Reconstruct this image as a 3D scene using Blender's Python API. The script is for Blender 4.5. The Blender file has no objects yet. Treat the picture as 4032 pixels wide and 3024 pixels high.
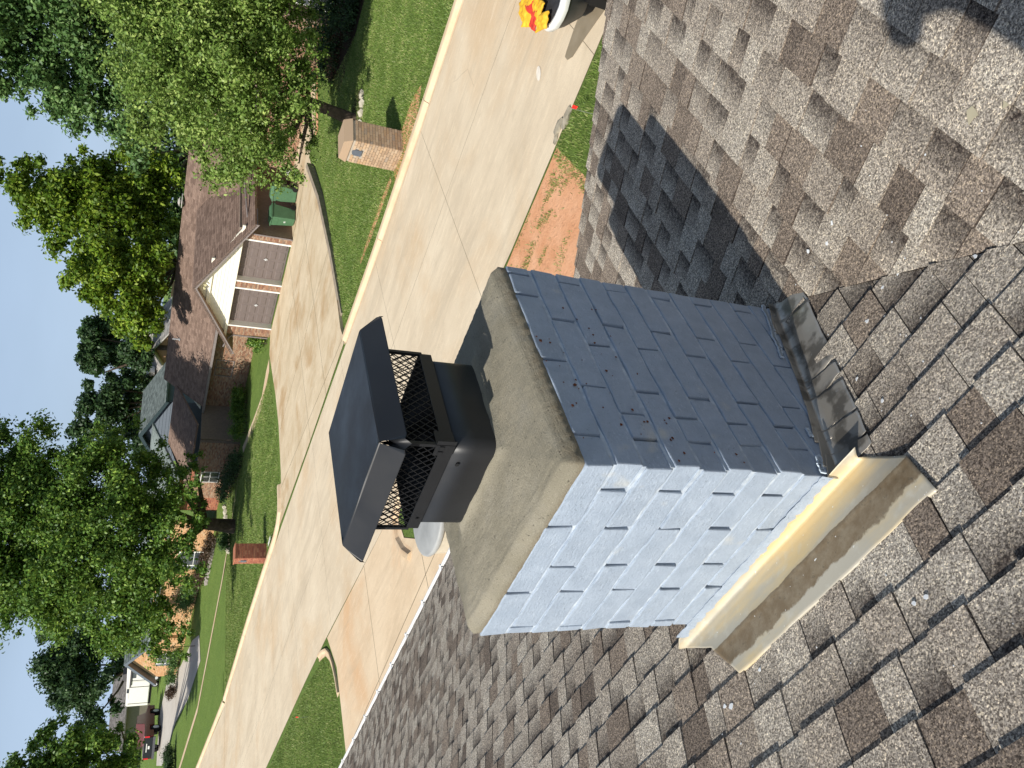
import bpy, bmesh, math, random
import numpy as np
from mathutils import Vector, Matrix, noise
random.seed(7); rng = np.random.default_rng(7)
S = bpy.context.scene; COL = S.collection
# ---------------------------------------------------------------- camera
R0 = ((0.346123, -0.248702, -0.904625), (-0.717129, -0.691838, -0.084182), (-0.604917, 0.677870, -0.417812))
CP = Vector((1.11235, -1.00511, 0.87836)); FPX = 3069.0
cam = bpy.data.cameras.new('camera'); camo = bpy.data.objects.new('camera', cam); COL.objects.link(camo)
cam.sensor_width = 36; cam.lens = FPX / 4032 * 36; cam.clip_start = 0.02; cam.clip_end = 3000
camo.matrix_world = Matrix(((R0[0][0], -R0[1][0], -R0[2][0], CP.x), (R0[0][1], -R0[1][1], -R0[2][1], CP.y), (R0[0][2], -R0[1][2], -R0[2][2], CP.z), (0, 0, 0, 1)))
S.camera = camo
# ---------------------------------------------------------------- sky, sun, exposure
SUNV = Vector((-0.105, -1.22, 1.0)).normalized()       # towards the sun
EL = math.asin(SUNV.z); AZ = math.atan2(SUNV.x, SUNV.y)
W = bpy.data.worlds.new('World'); S.world = W; W.use_nodes = True
wn = W.node_tree; bg = wn.nodes['Background']
sky = wn.nodes.new('ShaderNodeTexSky'); sky.sky_type = 'NISHITA'; sky.sun_disc = False
sky.sun_elevation = EL; sky.sun_rotation = AZ; sky.dust_density = 1.6; sky.ozone_density = 1.4
tc = wn.nodes.new('ShaderNodeTexCoord'); mp = wn.nodes.new('ShaderNodeMapping'); mp.inputs['Scale'].default_value = (1, 1, 3.2)
nz = wn.nodes.new('ShaderNodeTexNoise'); nz.inputs['Scale'].default_value = 1.7; nz.inputs['Detail'].default_value = 5
rp = wn.nodes.new('ShaderNodeMapRange'); rp.inputs[1].default_value = .38; rp.inputs[2].default_value = .75; rp.inputs[3].default_value = .62; rp.inputs[4].default_value = .9
mx = wn.nodes.new('ShaderNodeMix'); mx.data_type = 'RGBA'; mx.inputs[7].default_value = (8.6, 11.2, 15.0, 1)
wn.links.new(tc.outputs['Generated'], mp.inputs[0]); wn.links.new(mp.outputs[0], nz.inputs[0]); wn.links.new(nz.outputs[0], rp.inputs[0])
sx = wn.nodes.new('ShaderNodeSeparateXYZ'); wn.links.new(tc.outputs['Generated'], sx.inputs[0])
hz = wn.nodes.new('ShaderNodeMapRange'); hz.inputs[1].default_value = .02; hz.inputs[2].default_value = .75; hz.inputs[3].default_value = 1; hz.inputs[4].default_value = .12; wn.links.new(sx.outputs[2], hz.inputs[0])
mm_ = wn.nodes.new('ShaderNodeMath'); mm_.operation = 'MULTIPLY'; wn.links.new(rp.outputs[0], mm_.inputs[0]); wn.links.new(hz.outputs[0], mm_.inputs[1]); wn.links.new(mm_.outputs[0], mx.inputs[0]); wn.links.new(sky.outputs[0], mx.inputs[6]); wn.links.new(mx.outputs[2], bg.inputs[0])
bg.inputs[1].default_value = 0.062
sl = bpy.data.lights.new('sun', 'SUN'); sl.energy = 5.0; sl.angle = math.radians(0.53); sl.color = (1.0, .955, .88)
so = bpy.data.objects.new('sun', sl); COL.objects.link(so); so.rotation_euler = SUNV.to_track_quat('Z', 'Y').to_euler(); so.location = (0, -20, 30)
S.view_settings.view_transform = 'Standard'; S.view_settings.look = 'None'; S.view_settings.exposure = 0.12; S.view_settings.gamma = 1
S.render.engine = 'CYCLES'

# ---------------------------------------------------------------- helpers
ZG = CP.z - 5.7
def G(x, y=0): return ZG + .045 * min(52., max(0., -x - 48.))
def ray(px, py):
    a, b = (px - 2016) / FPX, (py - 1512) / FPX
    return Vector([a * R0[0][i] + b * R0[1][i] + R0[2][i] for i in range(3)])
def gp(px, py, off=0.):                                  # where a line of sight meets the ground
    d = ray(px, py); t = 5.
    for _ in range(60):
        P = CP + d * t; t += (P.z - G(P.x) - off) / max(.02, -d.z) * .7
    return CP + d * t
def at(px, py, D):
    d = ray(px, py); return CP + d * (D / math.hypot(d.x, d.y))
def tag(o, label=None, cat=None, group=None, kind=None):
    if label: o['label'] = label
    if cat: o['category'] = cat
    if group: o['group'] = group
    if kind: o['kind'] = kind
    return o
def empty(name, loc, label, cat, group=None):
    o = bpy.data.objects.new(name, None); COL.objects.link(o); o.location = loc; o.empty_display_size = .2
    return tag(o, label, cat, group)
def link(name, me, parent=None):
    o = bpy.data.objects.new(name, me); COL.objects.link(o)
    if parent is not None:
        o.parent = parent; o.matrix_parent_inverse = Matrix.Translation(-Vector(parent.location))
    return o
ORD = ['first', 'second', 'third', 'fourth', 'fifth', 'sixth', 'seventh', 'eighth', 'ninth', 'tenth', 'eleventh', 'twelfth']
class MB:
    def __init__(s): s.v = []; s.f = []; s.m = []; s.a = []
    def poly(s, pts, mi=0, a=0.):
        n = len(s.v); s.v += [tuple(p) for p in pts]; s.f.append(tuple(range(n, n + len(pts)))); s.m.append(mi); s.a.append(a)
    def hexa(s, p, mi=0, a=0.):                          # 8 points: bottom ring, top ring
        n = len(s.v); s.v += [tuple(q) for q in p]
        for f in ((3, 2, 1, 0), (4, 5, 6, 7), (0, 1, 5, 4), (1, 2, 6, 5), (2, 3, 7, 6), (3, 0, 4, 7)):
            s.f.append(tuple(n + i for i in f)); s.m.append(mi); s.a.append(a)
    def box(s, c, d, M=None, mi=0, a=0.):
        x, y, z = d[0] / 2, d[1] / 2, d[2] / 2; c = Vector(c)
        p = [Vector(q) for q in ((-x, -y, -z), (x, -y, -z), (x, y, -z), (-x, y, -z), (-x, -y, z), (x, -y, z), (x, y, z), (-x, y, z))]
        if M is not None: p = [M @ q for q in p]
        s.hexa([q + c for q in p], mi, a)
    def prism(s, base, vec, mi=0, a=0.):                 # polygon pushed along a vector
        n = len(s.v); k = len(base); vec = Vector(vec); base = [Vector(b) for b in base]
        s.v += [tuple(b) for b in base] + [tuple(b + vec) for b in base]
        fs = [tuple(range(n + k - 1, n - 1, -1)), tuple(range(n + k, n + 2 * k))] + [(n + i, n + (i + 1) % k, n + k + (i + 1) % k, n + k + i) for i in range(k)]
        for f in fs: s.f.append(f); s.m.append(mi); s.a.append(a)
    def tube(s, pts, rad, seg=8, mi=0, cap=True):
        pts = [Vector(p) for p in pts]; rad = rad if hasattr(rad, '__len__') else [rad] * len(pts); n0 = len(s.v)
        for i, p in enumerate(pts):
            d = (pts[min(i + 1, len(pts) - 1)] - pts[max(i - 1, 0)]).normalized()
            u = d.cross(Vector((0, 0, 1)) if abs(d.z) < .9 else Vector((1, 0, 0))).normalized(); w = d.cross(u)
            for k in range(seg):
                t = 2 * math.pi * k / seg; s.v.append(tuple(p + (u * math.cos(t) + w * math.sin(t)) * rad[i]))
        for i in range(len(pts) - 1):
            for k in range(seg):
                a, b = n0 + i * seg + k, n0 + i * seg + (k + 1) % seg
                s.f.append((a, b, b + seg, a + seg)); s.m.append(mi); s.a.append(0.)
        if cap:
            s.f.append(tuple(n0 + k for k in range(seg))[::-1]); s.m.append(mi); s.a.append(0.)
            e = n0 + (len(pts) - 1) * seg; s.f.append(tuple(e + k for k in range(seg))); s.m.append(mi); s.a.append(0.)
    def mesh(s, name, mats, smooth=False):
        me = bpy.data.meshes.new(name); me.from_pydata(s.v, [], s.f)
        for m in (mats if isinstance(mats, (list, tuple)) else [mats]): me.materials.append(m)
        if any(s.m): me.polygons.foreach_set('material_index', s.m)
        if any(s.a):
            at_ = me.attributes.new('tint', 'FLOAT', 'FACE'); at_.data.foreach_set('value', s.a)
        if smooth: me.polygons.foreach_set('use_smooth', [True] * len(s.f))
        me.update(); return me
    def build(s, name, mats, parent=None, smooth=False): return link(name, s.mesh(name, mats, smooth), parent)
def bevel(o, w=.004, seg=2):
    m = o.modifiers.new('bevel', 'BEVEL'); m.width = w; m.segments = seg; m.limit_method = 'ANGLE'; return o

# ---------------------------------------------------------------- material kit
class NM:
    def __init__(s, name, rough=.8, spec=.3):
        s.m = bpy.data.materials.new(name); s.m.use_nodes = True; s.t = s.m.node_tree; s.b = s.t.nodes['Principled BSDF']
        s.b.inputs['Roughness'].default_value = rough; s.b.inputs['Specular IOR Level'].default_value = spec; s.c = None; s.tcn = None
    def n(s, typ, ins={}, **kw):
        nd = s.t.nodes.new('ShaderNode' + typ)
        for k, v in kw.items(): setattr(nd, k, v)
        for k, v in ins.items():
            if isinstance(v, bpy.types.NodeSocket): s.t.links.new(v, nd.inputs[k])
            else: nd.inputs[k].default_value = v
        return nd
    def co(s, scale=(1, 1, 1), rot=(0, 0, 0)):
        if s.tcn is None: s.tcn = s.n('TexCoord')
        return s.n('Mapping', {0: s.tcn.outputs['Object'], 'Scale': scale, 'Rotation': rot}).outputs[0]
    def noise(s, sc, det=4, rough=.55, vec=None, dist=0.):
        return s.n('TexNoise', {0: vec if vec is not None else s.co(), 'Scale': sc, 'Detail': det, 'Roughness': rough, 'Distortion': dist}).outputs[0]
    def rr(s, x, a, b, c=0., d=1., clamp=True):
        return s.n('MapRange', {0: x, 1: a, 2: b, 3: c, 4: d}, clamp=clamp).outputs[0]
    def ma(s, op, a, b=0., c=0.): return s.n('Math', {0: a, 1: b, 2: c}, operation=op).outputs[0]
    def mix(s, f, a, b, mode='MIX'):
        nd = s.n('Mix', {0: f}, data_type='RGBA', blend_type=mode)
        for i, v in ((6, a), (7, b)):
            if isinstance(v, bpy.types.NodeSocket): s.t.links.new(v, nd.inputs[i])
            else: nd.inputs[i].default_value = (*v, 1) if len(v) == 3 else v
        return nd.outputs[2]
    def ramp(s, x, stops):
        nd = s.n('ValToRGB', {0: x}); cr = nd.color_ramp
        while len(cr.elements) < len(stops): cr.elements.new(.5)
        for e, (p, c) in zip(cr.elements, stops): e.position = p; e.color = (*c, 1)
        return nd.outputs[0]
    def color(s, c):
        if isinstance(c, bpy.types.NodeSocket): s.t.links.new(c, s.b.inputs['Base Color'])
        else: s.b.inputs['Base Color'].default_value = (*c, 1)
        return s
    def rough(s, x): s.t.links.new(x, s.b.inputs['Roughness']); return s
    def bump(s, h, st=.5, d=.01):
        nd = s.n('Bump', {'Height': h, 'Strength': st, 'Distance': d}); s.t.links.new(nd.outputs[0], s.b.inputs['Normal']); return s
    def attr(s, nm): return s.n('Attribute', attribute_name=nm).outputs['Fac']
    def island(s): return s.n('NewGeometry').outputs['Random Per Island']
def plain(name, c, rough=.6, spec=.3, var=.12, sc=8., metal=0.):
    M = NM(name, rough, spec); f = M.rr(M.noise(sc, 5), .3, .7, 1 - var, 1 + var)
    M.color(M.mix(1., c, M.n('CombineColor', {0: f, 1: f, 2: f}).outputs[0], 'MULTIPLY')); M.b.inputs['Metallic'].default_value = metal
    return M.m

def shingle_mat(name, light, mid, dark, far=False):
    M = NM(name, .92, .2)
    t = M.attr('tint'); g = M.attr('grad')
    base = M.ramp(t, [(0, light), (.45, tuple(.5 * a + .5 * b for a, b in zip(light, mid))), (.7, mid), (1, dark)])
    base = M.mix(M.rr(M.noise(9, 3), .35, .7, 0, .35), base, mid)
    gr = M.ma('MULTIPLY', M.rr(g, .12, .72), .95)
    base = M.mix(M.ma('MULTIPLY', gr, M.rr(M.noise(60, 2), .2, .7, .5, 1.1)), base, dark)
    # mineral granules, a couple of millimetres each
    v = M.n('TexVoronoi', {0: M.co(), 'Scale': 330.}).outputs['Color']
    sp = M.n('SeparateColor', {0: v})
    k = M.ramp(sp.outputs[0], [(0, (.30, .28, .27)), (.28, (.58, .56, .55)), (.6, (1.0, 1.0, 1.0)), (.88, (1.4, 1.36, 1.28)), (1, (2.0, 1.92, 1.7))])
    k2 = M.rr(M.noise(140, 2), .36, .66, .62, 1.35)
    base = M.mix(1., base, k, 'MULTIPLY')
    base = M.mix(1., base, M.n('CombineColor', {0: k2, 1: k2, 2: k2}).outputs[0], 'MULTIPLY')
    st = M.rr(M.noise(1.3, 4), .62, .72, 0, .25); base = M.mix(st, base, (.1, .09, .075))
    M.color(base); M.bump(sp.outputs[1], .9, .0022)
    return M.m
SH = shingle_mat('shingle_granules', (.50, .46, .395), (.27, .222, .18), (.075, .06, .052))
DECK = NM('roof_underlay', .95).color((.02, .018, .016)).m
def brickpaint():
    M = NM('painted_brick', .62, .4)
    c = M.mix(M.rr(M.noise(14, 6, .65), .38, .68), (.335, .40, .485), (.40, .47, .56))
    st = M.noise(1., 7, .78, M.co((45, 60, 170), (.5, .4, 0)))
    pa = M.rr(M.noise(9, 4), .40, .54)
    c = M.mix(M.ma('MULTIPLY', pa, M.rr(st, .54, .66, 0, .6)), c, (.58, .655, .73))
    c = M.mix(M.rr(M.noise(24, 6, .75), .62, .72, 0, .3), c, (.26, .30, .36))
    c = M.mix(M.rr(M.noise(5.5, 3), .66, .74, 0, .6), c, (.63, .61, .53))
    pit = M.rr(M.noise(260, 2, .5), .66, .72)
    c = M.mix(M.ma('MULTIPLY', pit, .5), c, (.12, .13, .14))
    M.color(c); h = M.ma('ADD', M.ma('ADD', M.noise(110, 7, .78), M.ma('MULTIPLY', st, .8)), M.ma('MULTIPLY', pit, -.7)); M.bump(h, .6, .006)
    M.rough(M.rr(M.noise(30, 4), .3, .7, .55, .85)); return M.m
PAINT = brickpaint()
def bedpaint():
    M = NM('painted_mortar', .7, .3); c = M.mix(M.rr(M.noise(40, 5), .4, .7), (.38, .44, .51), (.56, .62, .67))
    c = M.mix(M.rr(M.noise(18, 4), .66, .72, 0, .7), c, (.33, .25, .17)); M.color(c); M.bump(M.noise(90, 5), .6, .004); return M.m
BED = bedpaint()
SLOT = NM('open_joint', .9).color((.05, .05, .045)).m
def crownmat():
    M = NM('troweled_mortar', .88, .25)
    c = M.mix(M.rr(M.noise(4, 5), .35, .68), (.225, .205, .15), (.32, .29, .22))
    c = M.mix(M.rr(M.noise(11, 4), .5, .75, 0, .5), c, (.30, .28, .23))
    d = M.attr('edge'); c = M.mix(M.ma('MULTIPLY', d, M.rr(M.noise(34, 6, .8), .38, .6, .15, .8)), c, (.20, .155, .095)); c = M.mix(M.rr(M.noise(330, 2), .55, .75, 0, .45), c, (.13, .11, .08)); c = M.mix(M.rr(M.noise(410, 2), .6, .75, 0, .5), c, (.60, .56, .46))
    pit = M.rr(M.noise(120, 3, .6), .67, .72); c = M.mix(M.ma('MULTIPLY', pit, .8), c, (.07, .06, .05))
    M.color(c); h = M.ma('ADD', M.noise(160, 5, .8), M.noise(1., 5, .7, M.co((190, 16, 60)))); M.bump(M.ma('SUBTRACT', h, pit), .75, .006); return M.m
CROWN = crownmat()
def blackmetal():
    M = NM('black_powder_coat', .5, .5); M.color(M.mix(M.rr(M.noise(3, 4), .4, .7), (.010, .0105, .012), (.016, .017, .019)))
    M.rough(M.rr(M.noise(9, 5), .3, .7, .40, .58)); M.bump(M.noise(380, 2), .12, .001); return M.m
BLACK = blackmetal()
def flashmat():
    M = NM('weathered_galvanised', .5, .5)
    c = M.mix(M.rr(M.noise(2.2, 5, .6, M.co((1.2, 5, 5))), .42, .62), (.50, .46, .37), (.66, .52, .29))
    c = M.mix(M.rr(M.noise(26, 5), .55, .8, 0, .7), c, (.62, .60, .52))
    dm = M.attr('dirt'); dm = M.rr(M.ma('ADD', dm, M.ma('MULTIPLY', M.ma('SUBTRACT', M.noise(16, 6, .6), .5), .75)), .46, .54)
    dirt = M.mix(M.rr(M.noise(22, 6, .7), .4, .65), (.19, .135, .075), (.27, .215, .14)); dirt = M.mix(M.rr(M.noise(60, 4, .7), .6, .72, 0, .8), dirt, (.08, .07, .05))
    c = M.mix(dm, c, dirt); c = M.mix(M.rr(M.noise(95, 1), .77, .79), c, (.85, .85, .82)); M.color(c)
    M.b.inputs['Metallic'].default_value = .25; M.rough(M.rr(M.noise(13, 4), .3, .7, .38, .65)); M.bump(M.noise(20, 5), .2, .004); return M.m
FLASH = flashmat()
def stepmat():
    M = NM('grey_step_metal', .35, .6); c = M.mix(M.rr(M.noise(9, 4), .52, .60), (.40, .37, .32), (.17, .155, .13)); c = M.mix(M.rr(M.noise(45, 4), .62, .8, 0, .7), c, (.5, .5, .48))
    M.color(c); M.b.inputs['Metallic'].default_value = .55; M.rough(M.rr(M.noise(12, 4), .3, .7, .26, .55)); M.bump(M.noise(14, 4), .2, .004); return M.m
STEP = stepmat()
def concrete(name, a, b, stain=(.50, .30, .16), stv=.55, crack=True, sc=.5):
    M = NM(name, .88, .25)
    c = M.mix(M.rr(M.noise(sc, 6, .6), .35, .68), a, b)
    c = M.mix(M.rr(M.noise(sc * .45, 5, .62, dist=.4), .5, .66, 0, stv), c, stain)
    c = M.mix(M.rr(M.noise(5, 5, .7, M.co((.35, 1.6, 1))), .52, .72, 0, .4), c, tuple(min(.9, 1.22 * v) for v in b))
    c = M.mix(M.rr(M.noise(2.3, 6, .75), .58, .75, 0, .3), c, tuple(.62 * v for v in a))
    c = M.mix(M.rr(M.noise(1.1, 6, .75, M.co((.25, 1.3, 1)), .6), .5, .64, 0, .45), c, tuple(.80 * q for q in a)); sp = M.rr(M.noise(90, 2), .3, .7, .9, 1.1); c = M.mix(1., c, M.n('CombineColor', {0: sp, 1: sp, 2: sp}).outputs[0], 'MULTIPLY')
    if crack:
        vd = M.mix(.12, M.co(), M.n('TexNoise', {0: M.co(), 'Scale': 1.2, 'Detail': 6}).outputs['Color'])
        vo = M.n('TexVoronoi', {0: vd, 'Scale': .16}, feature='DISTANCE_TO_EDGE').outputs['Distance']
        cm = M.ma('MULTIPLY', M.rr(vo, .0005, .0014, 1, 0), M.rr(M.noise(.5, 2), .5, .56)); c = M.mix(M.ma('MULTIPLY', cm, .4), c, (.24, .19, .13))
    M.color(c); M.bump(M.noise(30, 5), .12, .01); return M.m
STREET = concrete('street_concrete', (.60, .495, .355), (.70, .595, .44), (.58, .41, .24), .6)
DRIVE = concrete('driveway_concrete', (.62, .475, .315), (.70, .56, .39), (.62, .38, .20), .75)
DRIVE2 = concrete('old_driveway_concrete', (.55, .44, .29), (.66, .55, .39), (.42, .27, .13), .75, sc=.9)
CURBM = concrete('curb_concrete', (.58, .44, .285), (.66, .53, .37), (.68, .38, .20), .4, False, 1.5)
JOINT = NM('joint_dirt', .95).color((.12, .095, .06)).m
def lawnmat(name, a, b, dry=.25):
    M = NM(name, .9, .15); c = M.mix(M.rr(M.noise(.7, 6, .65), .35, .65), a, b)
    c = M.mix(M.rr(M.noise(8, 6, .8), .4, .62, 0, .75), c, tuple(.55 * v for v in a)); c = M.mix(M.rr(M.noise(28, 4, .8), .52, .7, 0, .8), c, tuple(1.7 * v for v in b))
    c = M.mix(M.rr(M.noise(2.2, 5), .6, .75, 0, dry), c, (.22, .19, .08)); M.color(c); M.bump(M.noise(60, 4, .8), 1., .05); return M.m
LAWN = lawnmat('lawn_turf', (.15, .24, .05), (.20, .29, .065))
def soilmat():
    M = NM('red_clay', .95, .1); c = M.mix(M.rr(M.noise(1.6, 6, .7), .35, .65), (.62, .30, .155), (.74, .42, .25))
    c = M.mix(M.rr(M.noise(14, 6, .7), .55, .7, 0, .6), c, (.30, .13, .07)); M.color(c); M.bump(M.noise(18, 6, .7), .8, .03); return M.m
SOIL = soilmat()
def leafmat(name, a, b, hi):
    M = NM(name, .5, .35); i = M.island(); c = M.ramp(i, [(0, a), (.55, b), (.93, hi), (1, tuple(1.25 * v for v in hi))])
    c = M.mix(M.rr(M.noise(.9, 4, .6), .40, .62, 0, .75), c, tuple(.8 * q for q in a)); M.color(c)
    tr = M.n('BsdfTranslucent', {0: M.mix(.5, c, hi)}); ms = M.n('MixShader', {0: .22}); M.t.links.new(M.b.outputs[0], ms.inputs[1]); M.t.links.new(tr.outputs[0], ms.inputs[2])
    M.t.links.new(ms.outputs[0], M.t.nodes['Material Output'].inputs[0]); return M.m
LF_PEAR = leafmat('leaves_fresh', (.12, .21, .035), (.20, .31, .06), (.40, .50, .14))
LF_OAK = leafmat('leaves_oak', (.055, .13, .032), (.11, .21, .055), (.23, .35, .12))
LF_LIME = leafmat('leaves_lime', (.06, .13, .008), (.15, .25, .016), (.34, .43, .05))
LF_DARK = leafmat('leaves_dark', (.028, .062, .022), (.05, .105, .032), (.10, .17, .055))
LF_MAPLE = leafmat('leaves_maple', (.055, .13, .018), (.12, .23, .03), (.28, .40, .07))
LF_BROWN = leafmat('leaves_bronze', (.055, .035, .02), (.10, .06, .035), (.16, .11, .07))
GRASS = leafmat('grass_blades', (.15, .25, .045), (.22, .32, .065), (.42, .42, .18))
BARK = plain('bark', (.10, .075, .055), .95, .1, .4, 6)
def brickmat(name, cols, mort=False, scale=1.):
    M = NM(name, .85, .2); oi = M.n('ObjectInfo').outputs['Random']; i = M.ma('FRACT', M.ma('ADD', M.island(), oi))
    c = M.ramp(i, [(k / max(1, len(cols) - 1), v) for k, v in enumerate(cols)]); c = M.mix(M.rr(M.noise(18, 5), .4, .7, 0, .4), c, cols[0]); M.color(c); M.bump(M.noise(60, 4), .4, .006); return M.m
BR_TAN = brickmat('buff_brick', [(.42, .30, .19), (.50, .36, .24), (.33, .22, .14), (.55, .42, .29), (.46, .30, .17), (.36, .30, .24)])
BR_RED = brickmat('red_brick', [(.33, .12, .075), (.42, .17, .10), (.26, .085, .06), (.47, .22, .13)])
BR_MIX = brickmat('mixed_brick', [(.30, .155, .095), (.40, .27, .18), (.20, .10, .07), (.36, .20, .12), (.43, .32, .22), (.17, .12, .09)])
BR_ORG = brickmat('orange_brick', [(.55, .31, .15), (.62, .38, .20), (.50, .27, .13), (.60, .42, .25)])
MORT = plain('mortar', (.42, .37, .30), .9, .1)
MORTD = plain('dark_mortar', (.24, .19, .15), .9, .1)
WHITE = plain('white_paint', (.78, .77, .72), .5, .4, .04)
CREAM = plain('cream_siding', (.80, .77, .64), .55, .3, .04, 2)
TRIMG = plain('taupe_trim', (.22, .19, .18), .6, .3)
GUTW = plain('white_gutter_enamel', (.80, .80, .79), .35, .5, .05)
DOORG = plain('garage_door_taupe', (.155, .125, .115), .55, .35, .06, 3)
DARKV = NM('dark_void', .9).color((.012, .011, .01)).m
def glassm():
    M = NM('window_glass', .06, .8); M.color(M.mix(M.rr(M.noise(.8, 2), .4, .6), (.03, .035, .04), (.09, .10, .11))); return M.m
GLASS = glassm()
def farshingle(name, a, b, sc=3.):
    M = NM(name, .92, .15); br = M.n('TexNoise', {0: M.co((3.2, 3.2, 9)), 'Scale': sc, 'Detail': 4, 'Roughness': .8}).outputs[0]
    t = M.attr('tint'); c = M.mix(M.rr(br, .38, .62), a, b); c = M.mix(M.ma('MULTIPLY', t, .8), c, tuple(.6 * v for v in a)); M.color(c); M.bump(br, .4, .02); return M.m
RF_BROWN = farshingle('brown_shingles', (.20, .135, .105), (.30, .215, .17)); RF_GREEN = farshingle('grey_green_shingles', (.16, .19, .18), (.24, .28, .265))
RF_GREY = farshingle('grey_shingles', (.20, .185, .17), (.30, .28, .26)); RF_PALE = farshingle('pale_shingles', (.36, .34, .31), (.44, .42, .39))
BLUEG = plain('blue_grey_siding', (.13, .155, .185), .7, .3, .05, 2)
STONE = plain('limestone', (.45, .41, .33), .9, .1, .25, 4)

# ---------------------------------------------------------------- ground, street, lawns
def sheet(name, pts, mat, off, kind='structure', cuts=()):
    """flat polygon laid on the terrain, cut where the terrain bends"""
    bm = bmesh.new(); vs = [bm.verts.new((p[0], p[1], 0)) for p in pts]; bm.faces.new(vs)
    for xc in (-48., -100.): bmesh.ops.bisect_plane(bm, geom=bm.verts[:] + bm.edges[:] + bm.faces[:], plane_co=(xc, 0, 0), plane_no=(1, 0, 0))
    for co, no in cuts: bmesh.ops.bisect_plane(bm, geom=bm.verts[:] + bm.edges[:] + bm.faces[:], plane_co=co, plane_no=no)
    for v in bm.verts: v.co.z = G(v.co.x) + off
    bmesh.ops.recalc_face_normals(bm, faces=bm.faces)
    if sum(f.normal.z for f in bm.faces) < 0: bmesh.ops.reverse_faces(bm, faces=bm.faces)
    me = bpy.data.meshes.new(name); bm.to_mesh(me); bm.free(); me.materials.append(mat)
    o = link(name, me)
    return tag(o, kind=kind) if kind else o
def slabs(name, pts, lines, mat, off, gap=.012, label=None, child='slab'):
    """concrete poured in panels: every panel an object, open joints between them"""
    base = sheet(name, pts, JOINT, off - .004)
    bm = bmesh.new(); bm.faces.new([bm.verts.new((p[0], p[1], 0)) for p in pts])
    for (x0, y0, x1, y1) in lines:
        bmesh.ops.bisect_plane(bm, geom=bm.verts[:] + bm.edges[:] + bm.faces[:], plane_co=(x0, y0, 0), plane_no=(-(y1 - y0), x1 - x0, 0))
    for f in list(bm.faces):
        P = [v.co.copy() for v in f.verts]; n = len(P)
        if f.calc_area() < .02: continue
        ar = sum(P[i].x * P[(i + 1) % n].y - P[(i + 1) % n].x * P[i].y for i in range(n))
        if ar < 0: P.reverse()
        Q = []
        for i in range(n):                                # shrink by half the joint
            a, b, c = P[i - 1], P[i], P[(i + 1) % n]; d1 = (b - a).normalized(); d2 = (c - b).normalized()
            n1 = Vector((-d1.y, d1.x, 0)); n2 = Vector((-d2.y, d2.x, 0)); m = n1 + n2; m = m / max(.3, m.dot(n1)) if m.length > 1e-4 else n1
            Q.append(b + m * gap)
        mb = MB(); sub = []
        z = [G(q.x) + off for q in Q]
        mb.poly([(q.x, q.y, zz) for q, zz in zip(Q, z)]); link(child, mb.mesh(child, mat), base)
    bm.free(); return base
ground = sheet('ground', [(-600, -250), (300, -250), (300, 700), (-600, 700)], LAWN, 0)
yF = [(30, 17.2), (-3.7, 17.4), (-7.3, 17.7), (-15.6, 18.8), (-27.7, 20.5), (-37.6, 21.6), (-50, 22.3), (-62, 23.0), (-100, 25.5), (-140, 28)]
yN = [(30, 10.2), (-5.7, 10.25), (-13.6, 10.7), (-21.9, 11.7), (-25.3, 12.0), (-33.8, 12.6), (-50, 13.4), (-100, 16), (-140, 18)]
def itp(t, x):
    for (x1, y1), (x0, y0) in zip(t, t[1:]):
        if x >= x0: return y0 + (y1 - y0) * (x - x0) / (x1 - x0)
    return t[-1][1]
lines = [(x, 0, x - .15, 30) for x in (7.5, 2.8, -2.0, -7.05, -11.6, -16.1, -20.9, -26.2, -31.0, -36.0, -41.5, -46.9)] + [(30, 12.4, -7, 12.6), (-7, 13.6, -60, 17.2)]
slabs('street', yF[:7] + [(-48, 22.1)] + [(-48, 13.3)] + yN[::-1][3:], lines[:12] + [(10, 13.7, -30, 15.2)], STREET, .008, .005)
sheet('street', [(-48.02, 22.1)] + yF[7:] + yN[::-1][:2] + [(-48.02, 13.3)], STREET, .009)
# kerb on the far side, in cast lengths
def curb(pts, h=.13, w=.24, flip=False, seg=4.4):
    L = 0; P = [Vector((p[0], p[1], 0)) for p in pts]; out = []
    tot = sum((b - a).length for a, b in zip(P, P[1:])); nseg = max(1, round(tot / seg)); step = tot / nseg
    def pos(s):
        for a, b in zip(P, P[1:]):
            l = (b - a).length
            if s <= l + 1e-6: return a + (b - a) * (s / l), (b - a).normalized()
            s -= l
        return P[-1], (P[-1] - P[-2]).normalized()
    for k in range(nseg):
        mb = MB(); rings = []
        for j in range(7):
            p, d = pos(min(tot - 1e-4, k * step + .008 + (step - .016) * j / 6)); nrm = Vector((-d.y, d.x, 0)) * (-1 if flip else 1); z = G(p.x)
            rings.append([p + nrm * a + Vector((0, 0, z + b)) for a, b in ((-.10, .012), (.0, .02), (.035, h * .55), (.07, h * .93), (.11, h), (w, h), (w + .01, -.02))])
        for A, B in zip(rings, rings[1:]):
            for i in range(6): mb.poly([A[i], B[i], B[i + 1], A[i + 1]])
        mb.poly(rings[0]); mb.poly(rings[-1][::-1])
        o = mb.build('curb', CURBM); bm = bmesh.new(); bm.from_mesh(o.data); bmesh.ops.remove_doubles(bm, verts=bm.verts, dist=1e-4); bmesh.ops.recalc_face_normals(bm, faces=bm.faces); bm.to_mesh(o.data); bm.free(); tag(o, kind='structure'); out.append(o)
    return out
curb([(30, 17.2), (-3.7, 17.4), (-7.3, 17.7), (-11.5, 18.2), (-15.4, 18.8)], flip=True)
curb([(-15.45, 18.85), (-15.6, 19.6), (-15.5, 21)], flip=True, h=.11, w=.14, seg=2.2)
curb([(-27.35, 22.6), (-27.5, 21.4), (-28.0, 20.9), (-29.2, 20.75), (-32.5, 21.1), (-37.6, 21.6), (-47.9, 22.3)], flip=True)
curb([(-48.1, 22.3), (-62, 23.0), (-99.9, 25.5)], flip=True, seg=8)
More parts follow.
